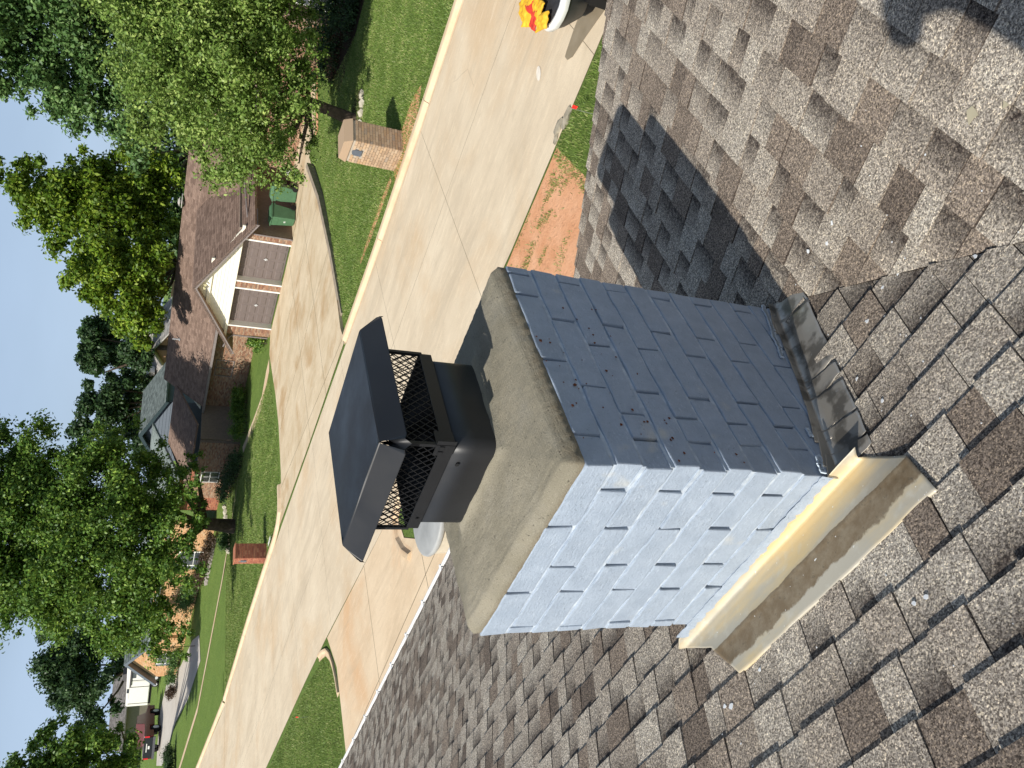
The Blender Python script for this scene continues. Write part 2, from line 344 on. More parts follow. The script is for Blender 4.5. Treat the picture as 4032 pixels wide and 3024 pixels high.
# our own side: curb return round the tip of the lawn wedge
curb([(-22.9, 11.6), (-22.0, 11.35), (-21.4, 10.8), (-21.1, 10.1), (-20.98, 9.4)], h=.07, w=.15, seg=30, flip=False)
curb([(-12.2, 10.45), (-13.3, 10.5), (-13.9, 10.25), (-13.75, 9.6), (-13.2, 9.0)], h=.10, w=.2, seg=30, flip=True)
# driveway of the house opposite, and our own
slabs('driveway', [(-15.62, 19.0), (-15.5, 20.5), (-15.45, 24), (-15.7, 28.5), (-16.4, 33.0), (-20.9, 32.75), (-27.6, 33.5), (-28.2, 32.4), (-27.25, 28.3), (-26.95, 25.9), (-27.1, 23.1), (-27.45, 21.5), (-28.2, 20.8), (-21.5, 19.75)],
      [(-24.1, 21.5, -17.9, 19.9), (-21.2, 19, -21.9, 34), (-15, 28.6, -28, 29.9), (-15, 24.6, -28, 25.4), (-18.4, 19, -18.7, 34)], DRIVE2, .014, .012)
slabs('driveway', [(-13.75, 10.72), (-21.6, 11.62), (-20.8, 10.2), (-20.75, 7.5), (-20.7, 3.2), (-4.8, 3.2), (-4.8, 6.0), (-8.5, 7.2), (-12.2, 8.6), (-13.5, 9.6)],
      [(-12.6, 11, -12.75, 2), (-16.8, 12, -17.05, 2), (-10, 8.15, -22, 7.55), (-10, 5.2, -22, 4.8)], DRIVE, .014, .010)
slabs('footpath', [(-28.3, 32.2), (-28.5, 31.4), (-31, 31.2), (-34, 32.2), (-38.5, 34.3), (-38.7, 35.0), (-34, 33.1), (-31, 32.0), (-29.3, 32.3)], [(-31, 30, -31, 40), (-35, 30, -35, 40)], DRIVE, .012, .008)
slabs('side_driveway', [(-16.4, 33.02), (-15.0, 33.0), (-13.2, 37.0), (-12.5, 41.5), (-20, 41.5), (-20.2, 37.8), (-20.9, 37.7), (-20.9, 32.8)], [(-13, 36.5, -21, 36.9)], DRIVE2, .013, .010)
# clay strips and patches
sheet('soil_patch', [(-15.25, 32.6), (-14.8, 32.9), (-13.1, 36.9), (-12.3, 38.2), (-12.0, 37.9), (-13.4, 35.6), (-14.6, 32.2)], SOIL, .012)
def wob(pts, amp=.12, n=3, seed=1):
    r = random.Random(seed); out = []
    for a, b in zip(pts, pts[1:] + pts[:1]):
        for k in range(n):
            t = k / n; out.append((a[0] + (b[0] - a[0]) * t + r.uniform(-amp, amp), a[1] + (b[1] - a[1]) * t + r.uniform(-amp, amp)))
    return out
sheet('soil_patch', [(-3.55, 10.19), (-5.6, 10.2), (-13.3, 10.1), (-12.2, 8.8), (-8.4, 7.35), (-6, 6.6), (-5.0, 6.4), (-4.6, 7.4)] + wob([(-3.2, 7.2), (-3.0, 8.3), (-3.35, 9.3)], .12, 3, 4), SOIL, .006)
sheet('soil_patch', wob([(-7.9, 18.35), (-9.3, 18.5), (-9.1, 18.95), (-8.3, 19.4), (-7.2, 19.3), (-6.4, 18.7), (-7.0, 18.25)], .08, 2, 9), SOIL, .006)
sheet('soil_patch', wob([(-9.4, 18.9), (-11.6, 19.3), (-12.9, 19.7), (-12.8, 19.85), (-11.0, 19.55), (-9.4, 19.2)], .03, 2, 5), SOIL, .006)
sheet('planting_bed', wob([(-6.8, 28.4), (-8.9, 28.8), (-11.6, 29.4), (-12.4, 32.2), (-12.6, 35), (4, 34), (4, 28)], .08, 3, 2), plain('bark_mulch', (.045, .03, .02), .95, .1, .4, 20), .008)
sheet('side_lawn', [(-48.5, 22.5), (-99, 25.7), (-99, 27.2), (-60, 25.3), (-48.5, 24.6)], LAWN, .02)
# low retaining wall along the drive of the house opposite
mb = MB(); wl = [(-15.42, 20.2), (-15.3, 23.7), (-15.45, 27.8), (-16.1, 31.6)]
for (x0, y0), (x1, y1) in zip(wl, wl[1:]):
    h0 = .05 + .26 * (y0 - 20) / 12; h1 = .05 + .26 * (y1 - 20) / 12
    mb.hexa([(x0 - .1, y0, ZG - .05), (x1 - .1, y1, ZG - .05), (x1 + .13, y1, ZG - .05), (x0 + .13, y0, ZG - .05), (x0 - .1, y0, ZG + h0), (x1 - .1, y1, ZG + h1), (x1 + .13, y1, ZG + h1), (x0 + .13, y0, ZG + h0)])
tag(mb.build('retaining_wall', plain('old_concrete', (.30, .25, .19), .9, .2, .25, 4)), 'low concrete retaining wall between the garage driveway and the lawn with the brick mailbox', 'wall')
# path line across the lawns on the left
slabs('sidewalk', [(-40, 34.2), (-49, 31.6), (-60, 27.4), (-75, 27.0), (-75, 27.5), (-60, 27.9), (-49, 32.0), (-40, 34.6)], [(-45, 30, -45, 40)], CURBM, .02, .01)
far_drive = [(-59, 31.0), (-66, 31.3), (-74, 33.2), (-84, 33.5), (-90, 36), (-90, 41.5), (-82, 42), (-72, 37.5), (-64, 35.6), (-60, 33.8)]
sheet('far_driveway', far_drive, concrete('far_concrete', (.50, .46, .40), (.56, .52, .46), (.45, .40, .33), .3, False), .03)

# ---------------------------------------------------------------- shingled roof
def z1(y): return -.79 - y / 3.
def z2(x): return -1.048 + x / 3.
NRM1 = Vector((0, 1, 3)).normalized(); NRM2 = Vector((-1, 0, 3)).normalized()
house = empty('house', (-4, 0, ZG), 'our own brown shingled house seen from its roof beside the painted chimney', 'house')
def clip(poly, f):                                        # keep the side where f >= 0
    out = []
    for a, b in zip(poly, poly[1:] + poly[:1]):
        fa, fb = f(a), f(b)
        if fa >= 0: out.append(a)
        if fa * fb < 0: t = fa / (fa - fb); out.append((a[0] + (b[0] - a[0]) * t, a[1] + (b[1] - a[1]) * t))
    return out
TABS = []
def tab(poly, plane, butt, ex, thick, tint, dark):
    """poly in plan; height grows from the tucked end to the butt"""
    if len(poly) < 3: return
    ax = 1 if plane == 1 else 0; sg = 1 if plane == 1 else -1
    N = NRM1 if plane == 1 else NRM2
    top, bot, gr = [], [], []
    for (x, y) in poly:
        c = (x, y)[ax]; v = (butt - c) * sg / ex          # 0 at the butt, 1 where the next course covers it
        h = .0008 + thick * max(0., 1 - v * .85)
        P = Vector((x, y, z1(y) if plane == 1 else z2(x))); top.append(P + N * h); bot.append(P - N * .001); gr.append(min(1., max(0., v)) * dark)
    cx = sum(p.x for p in top) / len(top); cy = sum(p.y for p in top) / len(top)
    TABS.append(((CP - Vector((cx, cy, top[0].z))).length, top, bot, tint, gr))
def course(plane, butt, a0, a1, ex, rnd):
    x = a0 - rnd.uniform(0, .25); prev = False
    while x < a1:
        raised = not prev if rnd.random() < .93 else prev; prev = raised
        w = rnd.choice((.085, .095, .11, .12, .14, .165)) if raised else rnd.choice((.08, .095, .11, .13, .145))
        w *= rnd.uniform(.92, 1.08); thick = (rnd.uniform(.0125, .0155) if raised else rnd.uniform(.0085, .0105)) * (1. if plane == 1 else .85)
        r = rnd.random(); tint = rnd.uniform(0, .2) if r < .48 else (rnd.uniform(.25, .48) if r < .76 else rnd.uniform(.62, .86))
        if not raised: tint = min(1, tint + .05)
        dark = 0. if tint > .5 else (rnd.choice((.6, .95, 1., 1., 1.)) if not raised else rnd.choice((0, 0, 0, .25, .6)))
        g = .0012 if plane == 1 else .0021; wj = rnd.uniform(-.0022, .0022)
        if plane == 1:
            q = [(x + g, butt + wj), (x + w - g, butt + wj), (x + w - g, butt - ex - .018), (x + g, butt - ex - .018)]
            q = clip(q, lambda p: .772 - p[0] - p[1])
        else:
            q = [(butt - wj, x + g), (butt - wj, x + w - g), (butt + ex + .018, x + w - g), (butt + ex + .018, x + g)]
            q = clip(q, lambda p: p[0] + p[1] - .778); q = clip(q, lambda p: 2.665 - p[1]); q = clip(q, lambda p: 2.6 - p[0])
        if plane == 1: q = clip(q, lambda p: 2.985 - p[1])
        tab(q, plane, butt, ex, thick, tint, dark); x += w
EX1, EX2 = .1262, .1272; rnd = random.Random(11)
for k in range(-27, 23):
    b = -.361 - k * EX1
    if b < 3.1: course(1, b, -13.5, min(2.4, .9 - b + .25) if b > -1.4 else 2.4, EX1, rnd)
for k in range(-15, 26):
    b = .779 - k * EX2
    course(2, b, max(-1.6, .62 - b - .2), 2.68, EX2, rnd)
def tabs_mesh(lst):
    v, f, t, g = [], [], [], []
    for _, top, bot, tint, gr in lst:
        n = len(v); k = len(top); v += [tuple(p) for p in top] + [tuple(p) for p in bot]
        tt = list(range(n, n + k)); f.append(tuple(tt)); t.append(tint); g += gr
        for i in range(k):
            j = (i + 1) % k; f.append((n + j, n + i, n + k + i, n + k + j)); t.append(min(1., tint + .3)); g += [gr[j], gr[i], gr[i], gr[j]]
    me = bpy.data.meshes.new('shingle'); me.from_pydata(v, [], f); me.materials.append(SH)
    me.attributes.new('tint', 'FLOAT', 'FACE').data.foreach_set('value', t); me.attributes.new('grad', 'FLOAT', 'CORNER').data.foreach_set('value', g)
    bm = bmesh.new(); bm.from_mesh(me); bmesh.ops.recalc_face_normals(bm, faces=bm.faces)
    bm.to_mesh(me); bm.free(); return me
def inview(P):
    d = P - CP; c = [sum(R0[i][j] * d[j] for j in range(3)) for i in range(3)]
    return c[2] > 0 and abs(c[0] / c[2]) * FPX < 2050 and abs(c[1] / c[2]) * FPX < 1550 and not (-.7 < P.x < -.03 and .03 < P.y < .7)
TABS.sort(key=lambda q: (not inview(q[1][0]), q[0]))
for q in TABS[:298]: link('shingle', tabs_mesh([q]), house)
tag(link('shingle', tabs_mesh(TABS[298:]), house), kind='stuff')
mb = MB()                                                 # sheathing under the shingles, and the slopes behind the camera
for (a, b) in (((-13.6, 2.95), (-2.178, 2.95)),):
    mb.prism([(-13.6, 2.95, z1(2.95) - .004), (-2.178, 2.95, z1(2.95) - .004), (3.3, -2.526, z1(-2.526) - .004), (3.3, -3.2, z1(-3.2) - .004), (-13.6, -3.2, z1(-3.2) - .004)], (0, 0, -.02))
mb.prism([(-2.178, 2.95, z2(-2.178) - .0045), (-1.85, 2.66, z2(-1.85) - .0045), (2.6, 2.66, z2(2.6) - .0045), (2.6, -1.826, z2(2.6) - .0045)], (0, 0, -.02))
mb.build('roof_underlay', DECK, house)
mb = MB(); mb.prism([(-13.6, -3.2, z1(-3.2)), (3.3, -3.2, z1(-3.2)), (3.3, -9.5, z1(-3.2) - 2.1), (-13.6, -9.5, z1(-3.2) - 2.1)], (0, 0, -.03))
mb.prism([(2.6, 2.66, z2(2.6)), (2.6, -2.0, z2(2.6)), (7.2, -6.5, z2(2.6) - 1.53), (7.2, 2.66, z2(2.6) - 1.53)], (0, 0, -.03))
mb.build('roof_slope', RF_BROWN, house)
mb = MB()                                                 # walls under the eaves
mb.box((-8.2, 2.35, (ZG - 1.9) / 2), (10.8, .2, -1.9 - ZG)); mb.box((2.2, 2.15, (ZG - 1.8) / 2), (8.6, .2, -1.8 - ZG)); mb.prism([(-2.0, 2.05, -1.81), (6.5, 2.05, -1.81), (6.5, 2.05, -1.5), (2.6, 2.05, -.3), (-1.9, 2.05, -1.8)], (0, .2, 0)); mb.box((-13.2, -3, (ZG - 1.9) / 2), (.2, 10.5, -1.9 - ZG))
mb.build('wall', BR_TAN, house)
mb = MB(); mb.prism([(-2.2, 2.645, -1.80), (-2.2, 2.645, -1.96), (2.6, 2.645, -.38), (2.6, 2.645, -.215)], (0, .018, 0)); mb.box((-7.9, 2.90, -1.87), (11.4, .022, .15)); mb.build('fascia', WHITE, house)
mb = MB()                                                 # thin metal lip along the verge
mb.hexa([(-1.93, 2.655, z2(-1.93) - .003), (2.6, 2.655, z2(2.6) - .003), (2.6, 2.668, z2(2.6) - .003), (-1.93, 2.668, z2(-1.93) - .003), (-1.93, 2.655, z2(-1.93)), (2.6, 2.655, z2(2.6)), (2.6, 2.668, z2(2.6)), (-1.93, 2.668, z2(-1.93))])
mb.build('drip_edge', GUTW, house)
# eaves gutter: one rolled profile along x
prof = [(2.915, -1.79), (2.917, -1.905), (3.015, -1.905), (3.03, -1.86), (3.052, -1.82), (3.056, -1.785), (3.040, -1.781), (3.038, -1.815), (3.012, -1.893), (2.922, -1.893), (2.92, -1.79)]
mb = MB(); mb.prism([(-13.6, y, z) for y, z in prof], (11.35, 0, 0)); gut = mb.build('gutter', GUTW, house)
bm = bmesh.new(); bm.from_mesh(gut.data); bmesh.ops.triangulate(bm, faces=[f for f in bm.faces if len(f.verts) > 4]); bmesh.ops.recalc_face_normals(bm, faces=bm.faces); bm.to_mesh(gut.data); bm.free()
hm = None
for x in [-4.3 - .63 * k for k in range(14)]:
    mb = MB(); mb.box((0, 2.985, -1.785), (.022, .135, .006)); mb.box((0, 3.05, -1.779), (.03, .018, .012))
    if hm is None: hm = mb.mesh('gutter_bracket', GUTW)
    o = link('gutter_bracket', hm, house); o.location.x += x

# ---------------------------------------------------------------- chimney
WX, WY, CH = .731, .747, .0813
chim = empty('chimney', (-.365, .373, -.9), 'pale blue-grey painted brick chimney with a rough mortar crown, standing on the shingles', 'chimney')
rb = random.Random(5)
def brick_mesh(L, D, H, dark):
    """long side along x, front face at y = 0 looking to -y, rounded and slightly wavy"""
    bm = bmesh.new(); bmesh.ops.create_cube(bm, size=1.)
    for v in bm.verts: v.co = Vector((v.co.x * L, v.co.y * D + D / 2, v.co.z * H))
    fr = [e for e in bm.edges if min(v.co.y for v in e.verts) < .001]
    bmesh.ops.subdivide_edges(bm, edges=[e for e in bm.edges if e.calc_length() > .6 * L], cuts=5, use_grid_fill=True) if L > .12 else None
    fr = [e for e in bm.edges if min(v.co.y for v in e.verts) < .001 and abs(e.calc_face_angle(0)) > .5]
    bmesh.ops.bevel(bm, geom=fr, offset=.0042, segments=2, affect='EDGES', profile=.6)
    s = rb.uniform(0, 50)
    for v in bm.verts: v.co += noise.noise_vector(v.co * 14 + Vector((s, 0, 0))) * .0038 + noise.noise_vector(v.co * 55 + Vector((s, 3, 0))) * .0012
    me = bpy.data.meshes.new('brick'); bm.to_mesh(me); bm.free(); me.materials.append(PAINT); me.polygons.foreach_set('use_smooth', [False] * len(me.polygons)); return me
JW = .0085
def face_bricks(spans, row, origin, xd, yd, jh):
    zc = -(row - .5) * CH
    for (a, b) in spans:
        L = b - a - JW
        if L < .02: continue
        me = brick_mesh(L, .0865, CH - jh, 0)
        o = link('brick', me, chim); m = (a + b) / 2 + rb.uniform(-.001, .001)
        X = Vector(xd); Y = Vector(yd); Z = X.cross(Y)
        P = Vector(origin) + X * m - Y * rb.uniform(.0, .0026) + Vector((0, 0, zc + rb.uniform(-.0018, .0018)))
        rot = Matrix((X, Y, Z)).transposed().to_4x4() @ Matrix.Rotation(rb.uniform(-.006, .006), 4, 'Y') @ Matrix.Rotation(rb.uniform(-.006, .006), 4, 'Z')
        me.transform(Matrix.Translation(P) @ rot)
bed_w = MB(); bed_d = MB()
for r in range(1, 16):
    odd = r % 2 == 1; jt = lambda q: q + rb.uniform(-.004, .004)
    if odd:
        w = [(0, jt(.229)), (.229, .515), (.515, WX)]; w[1] = (w[0][1], jt(.515)); w[2] = (w[1][1], WX)
        d = [(.0885, .348), (.348, .616), (.616, .71), (.71, WY - .0)] if r == 1 else [(.0885, jt(.17)), (.17, .434), (.434, .70), (.70, WY)]
        d = [d[0], (d[0][1], jt(d[1][1])), None, None]; e2 = (.616, .71) if r == 1 else (.70, WY)
        d[2] = (d[1][1], .616 if r == 1 else .70); d[3] = e2
        if r == 1: d.append((.71, WY))
    else:
        w = [(.10, jt(.395)), None, None]; w[1] = (w[0][1], jt(.695)); w[2] = (w[1][1], WX - .0)
        w = [(.0885, w[0][1])] + w[1:]
        d = [(0, jt(.254)), None, None]; d[1] = (d[0][1], jt(.524)); d[2] = (d[1][1], WY)
    # face looking at the sun (y = 0), face looking right (x = 0), and the two hidden ones
    if r <= 11: face_bricks(w, r, (0, 0, 0), (-1, 0, 0), (0, 1, 0), .0075) if False else face_bricks([(-b, -a) for a, b in w], r, (0, 0, 0), (1, 0, 0), (0, 1, 0), .0065)
    face_bricks(d, r, (0, 0, 0), (0, 1, 0), (-1, 0, 0), .0085)
    if r <= 13:
        e = [(-WY, -.53), (-.53, -.27), (-.27, -.0885 if odd else 0)]; face_bricks(e, r, (-WX, 0, 0), (0, -1, 0), (1, 0, 0), .0085)
    face_bricks([(.0885 if odd else 0, .27), (.27, .5), (.5, WX - .089)], r, (-WX, WY, 0), (-1, 0, 0), (0, -1, 0), .0085) if False else face_bricks([(.089, .27), (.27, .5), (.5, WX - .089)], r, (0, WY, 0), (-1, 0, 0), (0, -1, 0), .0085)
    z = -r * CH
    if r <= 11: bed_w.box((-WX / 2, .012, z), (WX - .006, .018, .0105)); bed_w.box((-WX / 2, .022, z + CH / 2), (WX - .02, .006, CH))
    bed_d.box((-.0125, WY / 2, z), (.018, WY - .006, .0115)); bed_d.box((-WX + .0145, WY / 2, z), (.018, WY - .006, .0115)); bed_d.box((-WX / 2, WY - .0145, z), (WX - .01, .018, .0115))
# wavy mortar beds, painted over
for mbx, nm in ((bed_w, 'mortar_joint'), (bed_d, 'mortar_joint')):
    o = mbx.build(nm, BED, chim); bm = bmesh.new(); bm.from_mesh(o.data)
    bmesh.ops.subdivide_edges(bm, edges=[e for e in bm.edges if e.calc_length() > .3], cuts=18, use_grid_fill=True)
    for v in bm.verts: v.co += noise.noise_vector(v.co * 30) * .0022
    bm.to_mesh(o.data); bm.free()
mb = MB(); mb.box((-WX / 2, WY / 2, -.62), (WX - .056, WY - .056, 1.22)); mb.build('brick_core', SLOT, chim)
# smeared head-joint mortar on the shaded face
mb = MB()
for r in range(1, 15):
    for y in ((.088, .17, .348, .434, .616, .70) if r % 2 else (.254, .524)):
        if rb.random() < .8: mb.box((-.0115 - rb.uniform(0, .004), y + rb.uniform(-.002, .002), -(r - .5) * CH), (.012, .011, CH))
o = mb.build('mortar_joint', BED, chim)
# crown: a trowelled height field
CX, CY = -.381, .400
def crown_h(x, y):
    d = min(-x, x + WX, y, WY - y); fl = max(abs(x - CX), abs(y - CY)) - .166
    h = np.interp(d, (-.01, 0, .003, .020, .026, .05, .12, .25), (.0, .004, .012, .034, .037, .041, .049, .057))
    h += .014 * math.exp(-max(0, fl) / .012) * (1 + .25 * noise.noise(Vector((x * 12, y * 12, 0))))
    h += .0022 * noise.noise(Vector((x * 6, y * 6, 3))) + .0009 * noise.noise(Vector((x * 60, y * 60, 5)))
    drag = noise.noise(Vector((y * 9, x * 130, 2))) if min(-x, x + WX) < min(y, WY - y) else noise.noise(Vector((x * 9, y * 130, 2)))
    h += (.0022 if d < .05 else .0007) * drag + .0020 * noise.noise(Vector((x * 95, y * 95, 7))) * (.8 if d < .03 else .25)
    return h, d
NX = 150; v = []; f = []; ea = []
for j in range(NX + 1):
    for i in range(NX + 1):
        u, w_ = i / NX, j / NX
        wu = .0015 * noise.noise(Vector((w_ * 30, 1, 0))) ; wv = .0015 * noise.noise(Vector((u * 30, 2, 0)))
        x = -WX + .002 + (WX - .004) * u; y = .002 + (WY - .004) * w_
        cx_, cy_ = x + WX / 2, y - WY / 2; ax_, ay_ = abs(cx_) - (WX / 2 - .03), abs(cy_) - (WY / 2 - .03)
        if ax_ > 0 and ay_ > 0:
            r_ = math.hypot(ax_, ay_); mxx = max(ax_, ay_); k = mxx / r_ if r_ > 0 else 1
            x = math.copysign(WX / 2 - .03 + ax_ * (k * .45 + .55), cx_) - WX / 2; y = math.copysign(WY / 2 - .03 + ay_ * (k * .45 + .55), cy_) + WY / 2
        h, d = crown_h(x, y); ew = .004 * (noise.noise(Vector((x * 22, y * 22, 9)))) 
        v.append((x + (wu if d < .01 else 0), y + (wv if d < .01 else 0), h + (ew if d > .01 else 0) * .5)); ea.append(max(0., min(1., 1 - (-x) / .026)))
for j in range(NX):
    for i in range(NX): a = j * (NX + 1) + i; f.append((a, a + 1, a + NX + 2, a + NX + 1))
n0 = len(v); ring = [i for i in range(NX + 1)] + [j * (NX + 1) + NX for j in range(1, NX + 1)] + [NX * (NX + 1) + i for i in range(NX - 1, -1, -1)] + [j * (NX + 1) for j in range(NX - 1, 0, -1)]
for k in ring: v.append((v[k][0], v[k][1], -.006)); ea.append(1.)
for k in range(len(ring)): a, b = ring[k], ring[(k + 1) % len(ring)]; f.append((b, a, n0 + k, n0 + (k + 1) % len(ring)))
me = bpy.data.meshes.new('crown'); me.from_pydata(v, [], f); me.materials.append(CROWN); me.attributes.new('edge', 'FLOAT', 'POINT').data.foreach_set('value', ea)
# browner rim along the right side and round the skirt, mottled by noise
me.polygons.foreach_set('use_smooth', [True] * len(f)); link('crown', me, chim)
def rrect(cx, cy, hx, hy, r, z, n=5):
    out = []
    for sx, sy, a0 in ((1, -1, -90), (1, 1, 0), (-1, 1, 90), (-1, -1, 180)):
        for k in range(n + 1):
            a = math.radians(a0 + 90 * k / n); out.append(Vector((cx + sx * (hx - r) + r * math.cos(a), cy + sy * (hy - r) + r * math.sin(a), z)))
    return out
def loft(mb, rings, close=True, mi=0):
    n = len(mb.v); k = len(rings[0])
    for rg in rings: mb.v += [tuple(p) for p in rg]
    for i in range(len(rings) - 1):
        for j in range(k):
            a, b = n + i * k + j, n + i * k + (j + 1) % k; mb.f.append((a, b, b + k, a + k)); mb.m.append(mi); mb.a.append(0.)
# ---------------------------------------------------------------- chimney cap
cap = empty('vent_cap', (CX, CY, .06), 'black metal cap with mesh sides and flat flanged lid on the painted chimney', 'chimney cap')
F = .166
mb = MB(); loft(mb, [rrect(CX, CY, F, F, .032, z) for z in (.03, .12, .196)] + [rrect(CX, CY, F - .003, F - .003, .03, z) for z in (.196, .05)]); mb.poly(rrect(CX, CY, F - .003, F - .003, .03, .06))
mb.build('flue_sleeve', BLACK, cap, True)
mb = MB(); loft(mb, [rrect(CX, CY, F + .005, F + .005, .008, z, 2) for z in (.188, .222)] + [rrect(CX, CY, F + .0025, F + .0025, .007, z, 2) for z in (.222, .188)] + [rrect(CX, CY, F + .005, F + .005, .008, .188, 2)])
mb.build('collar', BLACK, cap)
mb = MB(); mb.box((CX + F - .006, CY - F - .006, .212), (.052, .002, .05)); mb.box((CX + F + .006, CY - F + .016, .212), (.002, .046, .05)); mb.box((CX + F - .022, CY - F - .0085, .221), (.012, .003, .012)); mb.box((CX + F - .004, CY - F - .0085, .221), (.012, .003, .012))
mb.build('corner_bracket', BLACK, cap)
mb = MB(); mb.tube([(CX - .12, CY - F - .0055, .205), (CX - .12, CY - F - .0105, .205)], .004, 8); mb.tube([(CX + .1, CY - F - .0055, .16), (CX + .1, CY - F - .004, .16)], .006, 8); mb.build('screw', BLACK, cap)
def screen(p0, p1):
    """expanded metal between two corners, standing from the collar to the lid"""
    mb = MB(); p0, p1 = Vector(p0), Vector(p1); L = (p1 - p0).length; u = (p1 - p0) / L; nrm = Vector((u.y, -u.x, 0))
    cw, chh = .0212, .0315; z0, z1_ = .208, .352; nx = int(L / cw); cw = L / nx; nz = int(round((z1_ - z0) / chh)); chh = (z1_ - z0) / nz
    for i in range(nx):
        for j in range(nz):
            a = p0 + u * (i * cw); z = z0 + j * chh
            L_, R_, B_, T_ = a + Vector((0, 0, z + chh / 2)), a + u * cw + Vector((0, 0, z + chh / 2)), a + u * cw / 2 + Vector((0, 0, z)), a + u * cw / 2 + Vector((0, 0, z + chh))
            for s, e, tw in ((B_, L_, 1), (L_, T_, -1), (T_, R_, 1), (R_, B_, -1)):
                d = (e - s).normalized(); w = d.cross(nrm).normalized() * .00075; t = nrm * .0013 + d * 0
                mb.hexa([s - w - t, s + w - t, e + w - t, e - w - t, s - w + t, s + w + t, e + w + t, e - w + t])
    return mb.build('screen', BLACK, cap)
q = F + .001
cs = [(CX - q, CY - q, 0), (CX + q, CY - q, 0), (CX + q, CY + q, 0), (CX - q, CY + q, 0)]
for i in range(4): screen(cs[i], cs[(i + 1) % 4])
mb = MB()
for x, y, _ in cs: mb.box((x, y, .285), (.009, .009, .14))
mb.build('corner_post', BLACK, cap)
# lid: flat pan with four flared flanges meeting at notched corners
A, B_, ZT, ZF = .198, .243, .392, .340; th = .0016
mb = MB(); g = 14; vv = []
for j in range(g + 1):
    for i in range(g + 1):
        x = -A + 2 * A * i / g; y = -A + 2 * A * j / g; z = ZT + .006 * (1 - max(abs(x), abs(y)) / A) ** 1.0 ; vv.append((CX + x, CY + y, z))
n = len(mb.v); mb.v += vv
for j in range(g):
    for i in range(g): a = n + j * (g + 1) + i; mb.f.append((a, a + 1, a + g + 2, a + g + 1)); mb.m.append(0); mb.a.append(0)
for k in range(4):
    M = Matrix.Rotation(k * math.pi / 2, 3, 'Z'); c = Vector((CX, CY, 0))
    pts = [(-A, -A, ZT), (A, -A, ZT), (A + .002, -A - .006, ZT - .003), (B_ - .022, -B_ + .003, ZF + .004), (B_ - .034, -B_, ZF), (-B_ + .034, -B_, ZF), (-B_ + .022, -B_ + .003, ZF + .004), (-A - .002, -A - .006, ZT - .003)]
    top = [c + M @ Vector(p) for p in pts]; mb.poly(top); mb.poly([p - Vector((0, 0, th)) for p in top][::-1])
    rim = [c + M @ Vector(p) for p in ((-B_ + .034, -B_, ZF), (B_ - .034, -B_, ZF), (B_ - .034, -B_ + .006, ZF - .004), (-B_ + .034, -B_ + .006, ZF - .004))]; mb.poly(rim)
    # folded corner ear
    ear = [(A, -A, ZT), (B_ - .022, -B_ + .003, ZF + .004), (B_ - .008, -B_ + .012, ZF - .012), (B_ - .003, -B_ + .022, ZF + .004)]; mb.poly([c + M @ Vector(p) for p in ear])
lid = mb.build('lid', BLACK, cap, False)
bm = bmesh.new(); bm.from_mesh(lid.data); bmesh.ops.remove_doubles(bm, verts=bm.verts, dist=1e-4)
bmesh.ops.bevel(bm, geom=[e for e in bm.edges if len(e.link_faces) == 2 and e.calc_face_angle(0) > .3 and abs(e.verts[0].co.z - ZT) < .004 and abs(e.verts[1].co.z - ZT) < .004], offset=.006, segments=3, affect='EDGES'); bm.to_mesh(lid.data); bm.free()
lid.data.polygons.foreach_set('use_smooth', [True] * len(lid.data.polygons)); m_ = lid.modifiers.new('split', 'EDGE_SPLIT'); m_.split_angle = math.radians(25)

# ---------------------------------------------------------------- flashing
def grid_mesh(name, fn, nu, nv, mat, parent, attrs=None, thick=.0015, ragged=None):
    v, f, at_ = [], [], []
    for j in range(nv + 1):
        for i in range(nu + 1):
            p, a = fn(i / nu, j / nv); v.append(tuple(p)); at_.append(a)
    for j in range(nv):
        for i in range(nu): a = j * (nu + 1) + i; f.append((a, a + 1, a + nu + 2, a + nu + 1))
    me = bpy.data.meshes.new(name); me.from_pydata(v, [], f); me.materials.append(mat); me.polygons.foreach_set('use_smooth', [True] * len(f))
    if attrs: me.attributes.new(attrs, 'FLOAT', 'POINT').data.foreach_set('value', at_)
    o = link(name, me, parent); m = o.modifiers.new('solid', 'SOLIDIFY'); m.thickness = thick; m.offset = -1; return o
PR = [(-.003, -.728), (-.006, -.752), (-.018, -.768), (-.045, -.762), (-.078, -.749), (-.108, -.735), (-.122, -.7275), (-.135, -.7255), (-.180, -.7125), (-.236, -.6965), (-.241, -.703)]
PL = [0, .024, .041, .068, .1, .132, .148, .161, .208, .266, .272]
def apron(u, v):
    s = v * PL[-1]; y = float(np.interp(s, PL, [p[0] for p in PR])); z = float(np.interp(s, PL, [p[1] for p in PR]))
    x0 = float(np.interp(s, (0, .03, .12, .18, .27), (-.812, -.868, -.70, -.655, -.585))) ; x1 = float(np.interp(s, (0, .03, .07, .14, .27), (.115, .085, .130, .21, .236)))
    x = x0 + (x1 - x0) * u
    z += .003 * noise.noise(Vector((x * 5, s * 8, 1))) * (1 if s > .03 else .2); y += (.004 * noise.noise(Vector((x * 9, 0, 4))) if s > .2 else 0)
    if s < .02: z += .010 * noise.noise(Vector((x * 6, 2, 2)))
    d = float(np.interp(s, (0, .128, .15, .19, .235, .272), (.0, .12, .8, .86, .34, .22))) + .22 * noise.noise(Vector((x * 3.3, s * 6, 8)))
    return Vector((x, y, z)), d
grid_mesh('apron_flashing', apron, 90, 44, FLASH, chim, 'dirt')
